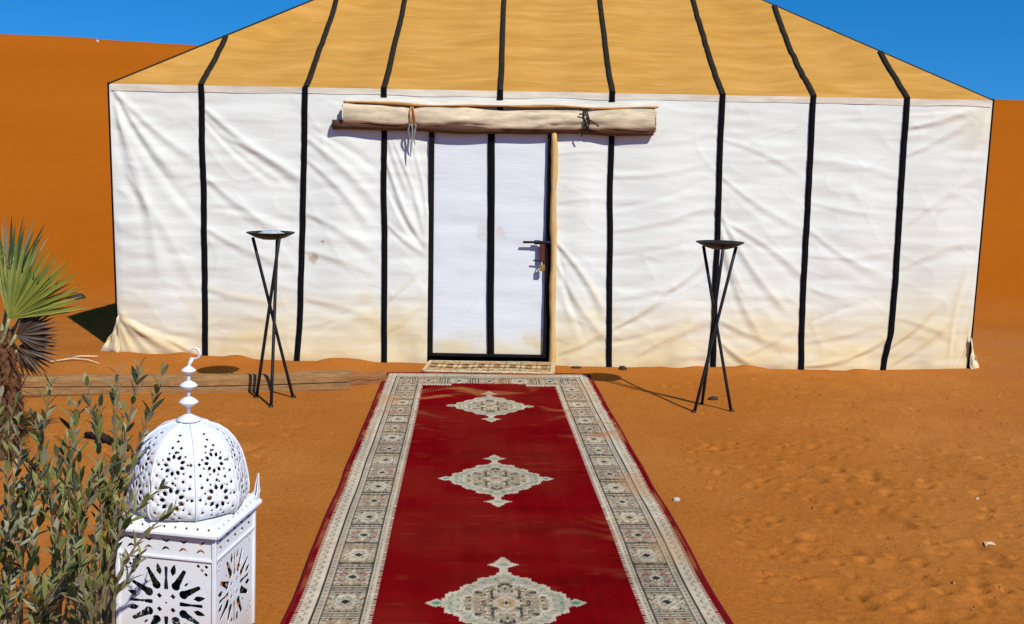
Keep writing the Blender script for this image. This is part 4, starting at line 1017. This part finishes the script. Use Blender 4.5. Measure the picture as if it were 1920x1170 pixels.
def fan(base, hub, facing, upv, L, n, spread, mats, droop=0.03, label=None, tilt0=0.0):
    """petiole from base to hub, leaflets fan out round the hub"""
    base, hub = Vector(base), Vector(hub); r_ = Vector(ORG[palm])
    mid = (base + hub) / 2 + Vector((0, 0, -0.02))
    pe = MB().tube([base, base * .5 + mid * .5, mid, mid * .5 + hub * .5, hub], [0.013, 0.011, 0.009, 0.008, 0.006], 8).make('frond', M['petiole'], palm)
    if label: pe['label'] = label
    nrm_ = Vector(facing).normalized(); u_ = Vector(upv); u_ = (u_ - nrm_ * u_.dot(nrm_)).normalized(); s_ = u_.cross(nrm_)
    mss = [leaflet_mesh(L * f_, 0.0100, droop * g, 'leaflet', m_) for m_ in mats for f_, g in ((1, 1), (0.92, 1.8), (1.05, 0.4))]
    for i in range(n):
        a = R(spread) * (i / (n - 1) - 0.5) + random.uniform(-0.015, 0.015)
        d = (u_ * math.cos(a) + s_ * math.sin(a)); d = (d + nrm_ * random.uniform(-0.10, 0.10)).normalized()
        x_ = d.cross(-nrm_).normalized(); y_ = d.cross(x_).normalized()
        o = link('leaflet', random.choice(mss), pe)
        sc_ = 0.80 + 0.25 * math.cos(a * 1.1)
        rot = Matrix((x_, y_, d)).transposed().to_4x4()
        o.matrix_basis = Matrix.Translation(hub - r_) @ rot @ Matrix.Diagonal((1, 1, sc_, 1))
    return pe
fan((-2.57, 5.0, 0.58), (-2.485, 4.95, 0.735), (0.25, -1, 0.25), (0.50, 0, 0.80), 0.38, 30, 96, [M['palm'], M['palm']], label='bright green fan leaf')
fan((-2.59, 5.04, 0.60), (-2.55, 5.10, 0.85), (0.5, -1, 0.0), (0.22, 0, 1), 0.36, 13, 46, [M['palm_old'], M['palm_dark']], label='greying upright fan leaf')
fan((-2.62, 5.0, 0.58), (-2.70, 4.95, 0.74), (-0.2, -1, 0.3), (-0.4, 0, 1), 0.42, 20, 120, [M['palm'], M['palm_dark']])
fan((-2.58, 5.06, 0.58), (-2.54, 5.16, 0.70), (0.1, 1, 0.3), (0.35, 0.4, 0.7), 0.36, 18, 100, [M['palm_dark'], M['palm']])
fan((-2.56, 5.0, 0.55), (-2.47, 4.98, 0.65), (0.3, -1, 0.1), (1, 0, 0.15), 0.185, 18, 120, [M['palm_dead']], 0.05, 'dead dark fan leaf')
fan((-2.56, 5.02, 0.50), (-2.48, 5.02, 0.58), (0.1, -1, 0.3), (0.9, 0, -0.40), 0.18, 16, 120, [M['palm_dead']], 0.05, 'dead dark fan leaf')
fan((-2.60, 5.02, 0.50), (-2.66, 5.0, 0.50), (-0.1, -1, 0.3), (-0.8, 0, -0.5), 0.24, 14, 120, [M['palm_dead'], M['palm_old']], 0.06, 'dead dark fan leaf')

# ------------------------------------------------------------------ narrow-leaved shrub in the left foreground
shrub = root('shrub', (-1.22, 2.42, gz(-1.22, 2.42)), 'grey-green narrow-leaved shrub in the left foreground, partly in front of the lantern', 'shrub')
TIPS = [(-1.14,2.45,0.98), (-1.11,2.30,0.94), (-1.15,2.60,0.88), (-1.07,2.60,0.90), (-1.08,2.72,0.94), (-1.02,2.72,0.97), (-0.96,2.72,0.94), (-1.05,2.60,0.71), (-1.01,2.40,0.76), (-1.04,2.66,0.69), (-0.87,2.50,0.71), (-1.15,2.30,0.85), (-1.28,2.50,0.86), (-1.08,2.25,0.79), (-1.10,2.40,0.81), (-1.03,2.35,0.74), (-1.03,2.45,0.64), (-0.88,2.55,0.62), (-1.12,2.20,0.73), (-1.08,2.20,0.67), (-1.02,2.20,0.68), (-0.99,2.25,0.58), (-1.38,2.70,0.90), (-1.21,2.70,0.75), (-1.02,2.15,0.59), (-1.11,2.15,0.60), (-1.02,2.55,0.64), (-1.13,2.60,0.75),
        (-1.24,2.5,0.7), (-1.3,2.3,0.8), (-1.06,2.3,0.55), (-1.0,2.3,0.47), (-1.45,2.5,0.75), (-1.35,2.2,0.6)]
TALL = {4: (-1.06, 2.70, 0.66), 5: (-1.06, 2.70, 0.66), 6: (-1.055, 2.70, 0.68)}
def leaf_mesh(name, mat, L, w, bend):
    V = []; n = 5
    for i in range(n):
        q = i / (n - 1); ww = w * (math.sin(math.pi * min(1, q * 0.93 + 0.06)) ** 0.8) * (1 if i < n - 1 else 0.1)
        V += [(-ww, 0.25 * ww - bend * q * q, q * L), (0, -bend * q * q, q * L), (ww, 0.25 * ww - bend * q * q, q * L)]
    F = []
    for i in range(n - 1):
        a = i * 3; F += [(a, a + 1, a + 4, a + 3), (a + 1, a + 2, a + 5, a + 4)]
    return mesh(name, V, F, mat, True)
LM = [leaf_mesh('leaf', M[m_], L, w, b) for m_, L, w, b in (('leaf_a', .054, .0078, .006), ('leaf_a', .047, .0074, -.004), ('leaf_b', .052, .0076, .007), ('leaf_b', .045, .0070, .003), ('leaf_c', .052, .0078, .004), ('leaf_c', .045, .0070, -.005), ('leaf_d', .036, .0045, .008))]
LW = [5, 4, 4, 4, 2, 2, 1.0]
leaves = []                                                  # (branch, matrix, mesh)
for bi, tpn in enumerate(TIPS):
    tip = Vector(tpn); rr = random.Random(bi * 17 + 3)
    if bi in TALL: b0 = Vector((-1.13, 2.55, 0.0)); ctl = Vector(TALL[bi])
    else:
        b0 = Vector((tip.x * 0.75 - 0.34 + rr.uniform(-.12, .08), 2.42 + (tip.y - 2.42) * 0.6 + rr.uniform(-.05, .05), -0.01))
        ctl = Vector((b0.x * 0.6 + tip.x * 0.4 + rr.uniform(-.05, .05), b0.y * 0.6 + tip.y * 0.4 + rr.uniform(-.03, .03), tip.z * 0.62))
    if bi in (10, 17): ctl = Vector((-1.12, 2.44, tip.z - 0.20))
    def bez(q): return b0 * (1 - q) ** 2 + ctl * 2 * q * (1 - q) + tip * q * q
    pts = [bez(q) + Vector((0.006 * math.sin(q * 9 + bi), 0.006 * math.cos(q * 7 + bi), 0)) for q in np.linspace(0, 1, 12)]
    br = MB().tube(pts, [0.0068 - 0.0052 * i / 11 for i in range(12)], 6).make('branch', M['stem'], shrub)
    L = sum((pts[i + 1] - pts[i]).length for i in range(11))
    runs = [(pts, 0.54 if bi not in TALL else 0.72)]
    for k in range(1 + (bi % 3 == 0) if bi not in TALL else (1 if bi == 5 else 0)):              # side twigs
        q = rr.uniform(0.50, 0.85); p = bez(q); t = (bez(min(1, q + .02)) - p).normalized()
        sd_ = Vector((rr.uniform(-1, 1), rr.uniform(-0.7, 0.7), 0.25)).normalized(); ln = rr.uniform(0.09, 0.17)
        tw = [p + (t * (0.55 + 0.35 * s_) + sd_ * 0.55 * (1 - 0.3 * s_)) * ln * s_ for s_ in np.linspace(0, 1, 6)]
        mbt = MB().tube(tw, [0.003 - 0.0022 * i / 5 for i in range(6)], 5).make('twig', M['stem'], br)
        runs.append((tw, 0.10))
    for ps, start in runs:
        acc = [0]
        for i in range(len(ps) - 1): acc.append(acc[-1] + (ps[i + 1] - ps[i]).length)
        s_ = acc[-1] * start; side = rr.uniform(0, 6.28)
        while s_ < acc[-1]:
            i = max(j for j in range(len(acc) - 1) if acc[j] <= s_); f_ = (s_ - acc[i]) / max(1e-6, acc[i + 1] - acc[i])
            p = ps[i].lerp(ps[i + 1], f_); t = (ps[i + 1] - ps[i]).normalized()
            a0 = t.cross(Vector((0.3, 1, 0.1))).normalized(); b0_ = t.cross(a0)
            for half in (0, 1):
                sv = a0 * math.cos(side + half * math.pi) + b0_ * math.sin(side + half * math.pi)
                opn = rr.uniform(0.25, 0.85)
                d = (t * math.cos(opn) + sv * math.sin(opn) + Vector((0, 0, 0.12))).normalized()
                x_ = d.cross(sv).normalized(); y_ = d.cross(x_).normalized()
                k_ = rr.uniform(0.7, 1.2) * (0.75 + 0.25 * min(1, (acc[-1] - s_) / 0.06))
                mt_ = Matrix.Translation(p) @ Matrix((x_, y_, d)).transposed().to_4x4() @ Matrix.Scale(k_, 4)
                leaves.append((br, mt_, rr.choices(range(len(LM)), LW)[0]))
            side += 1.9; s_ += rr.uniform(0.020, 0.033)
random.Random(4).shuffle(leaves)
ro_ = Matrix.Translation(-Vector(ORG[shrub]))
for br, mt_, k in leaves[:290]:
    o = link('leaf', LM[k], br); o.matrix_basis = ro_ @ mt_
mass = {}
for br, mt_, k in leaves[290:]: mass.setdefault(LM[k].materials[0].name, []).append((mt_, LM[k]))
fv, ff, fm, mats_ = [], [], [], []
for mi, (mn, lst) in enumerate(mass.items()):
    mats_.append(bpy.data.materials[mn])
    for mt_, me in lst:
        n = len(fv); fv += [tuple(ro_ @ mt_ @ v.co) for v in me.vertices]
        ff += [tuple(i + n for i in p.vertices) for p in me.polygons]; fm += [mi] * len(me.polygons)
fme = bpy.data.meshes.new('foliage'); fme.from_pydata(fv, [], ff)
for m_ in mats_: fme.materials.append(m_)
fme.polygons.foreach_set('material_index', fm); fme.update()
fo = link('foliage', fme, shrub); fo['kind'] = 'stuff'

# ------------------------------------------------------------------ small things on the sand
def stone(name, x, y, s, mat, label, cat, flat=0.6, seed=0, lift=0.3, group=None):
    n, m_ = 9, 7; V = []; rr = random.Random(seed)
    ph = [rr.uniform(0, 6.28) for _ in range(4)]
    for j in range(m_ + 1):
        b = math.pi * j / m_
        for i in range(n):
            a = 2 * math.pi * i / n
            q = 1 + 0.16 * math.sin(2 * a + ph[0]) * math.sin(b) + 0.12 * math.sin(3 * a + ph[1] + b * 2) + 0.08 * math.cos(3 * b + ph[2])
            V.append((x + s[0] * q * math.sin(b) * math.cos(a), y + s[1] * q * math.sin(b) * math.sin(a), gz(x, y) + s[2] * (lift + q * math.cos(b))))
    F = [(j * n + i, j * n + (i + 1) % n, (j + 1) * n + (i + 1) % n, (j + 1) * n + i) for j in range(m_) for i in range(n)]
    return tag(mk(name, V, F, mat), label, cat, group)
stone('pebble', 0.782, 4.555, (0.017, 0.014, 0.011), M['pebble'], 'white pebble on the sand right beside the rug edge', 'pebble', seed=1)
stone('pebble', 2.233, 4.663, (0.009, 0.008, 0.006), M['pebble'], 'tiny white pebble on trampled sand at the far right', 'pebble', seed=2)
stone('stone', 1.362, 6.664, (0.030, 0.022, 0.018), M['darkstone'], 'small dark stone between the legs of the empty fire bowl', 'stone', seed=4)
stone('stone', 0.86, 7.66, (0.035, 0.02, 0.022), M['darkstone'], 'small dark stone at the foot of the tent seam right of the door', 'stone', seed=5)
stone('stone', 0.50, 7.68, (0.045, 0.02, 0.012), M['darkstone'], 'flat dark stone against the tent hem just right of the door', 'stone', seed=6)
stone('stone', -4.78, 11.0, (0.09, 0.06, 0.05), M['darkstone'], 'grey-brown stone on the dune foot left of the tent', 'stone', seed=8)
stone('stone', -15.0, 37.2, (0.06, 0.05, 0.06), M['pebble'], 'tiny pale stone on the dune crest at the left', 'stone', seed=9)
# crumpled scrap of paper
s_, t_ = np.meshgrid(np.linspace(0, 1, 9), np.linspace(0, 1, 6), indexing='ij')
x = 1.985 + 0.048 * s_ + 0.006 * t_; y = 4.035 + 0.03 * t_ + 0.01 * s_
z = terrain(x, y) + 0.005 + 0.004 * vn(s_ * 3, t_ * 2, 5)
tag(mk('paper_scrap', np.stack([x, y, z], -1).reshape(-1, 3), gridF(9, 6), M['straw'], None, False), 'flat pale scrap of litter on the sand at right', 'litter')
for pts, lb in (([(-3.45, 7.42, .0), (-3.30, 7.50, .012), (-3.17, 7.46, .010), (-3.06, 7.40, 0)], 'longer pale dry stalk lying on the sand left of the tent corner'),
                ([(-3.36, 7.60, 0), (-3.27, 7.58, .01), (-3.16, 7.62, 0)], 'shorter pale dry stalk lying on the sand left of the tent corner')):
    mb = MB().tube([(a, b, gz(a, b) + c + 0.006) for a, b, c in pts], [0.007, 0.008, 0.006, 0.003][:len(pts)], 6)
    tag(mb.make('dry_stalk', M['straw']), lb, 'stalk', 'dry stalks by the tent corner')
bp = [(-2.33, 5.42), (-2.24, 5.38), (-2.15, 5.30), (-2.06, 5.22), (-1.99, 5.14)]
mb = MB().tube([(a, b, gz(a, b) + 0.018 + 0.006 * math.sin(i * 2)) for i, (a, b) in enumerate(bp)], [0.018, 0.024, 0.022, 0.023, 0.012], 9)
tag(mb.make('fallen_branch', M['bark']), 'short dark fallen branch on the sand beside the lantern dome', 'branch')
# crumbs of sand
mb = MB(); rr = random.Random(5)
for k in range(900):
    x = rr.uniform(0.9, 4.2) if rr.random() < 0.75 else rr.uniform(-3.2, -0.95); y = rr.uniform(2.9, 7.2)
    if abs((x - RUG_O[0]) * RUG_R[0] + (y - RUG_O[1]) * RUG_R[1]) < RUG_W / 2 + 0.05: continue
    s = rr.uniform(0.002, 0.007) * (1.8 if rr.random() < 0.06 else 1)
    mb.add([(x + s, y, 0), (x - s * .6, y + s * .8, 0), (x - s * .5, y - s * .9, 0), (x, y, s * 1.1)], [(0, 1, 3), (1, 2, 3), (2, 0, 3)])
VV = np.array(mb.v); VV[:, 2] += terrain(VV[:, 0], VV[:, 1])
tag(mk('sand_crumbs', VV, mb.f, M['clod'], None, False), 'scattered crumbs of darker sand on the trampled ground', kind='stuff')
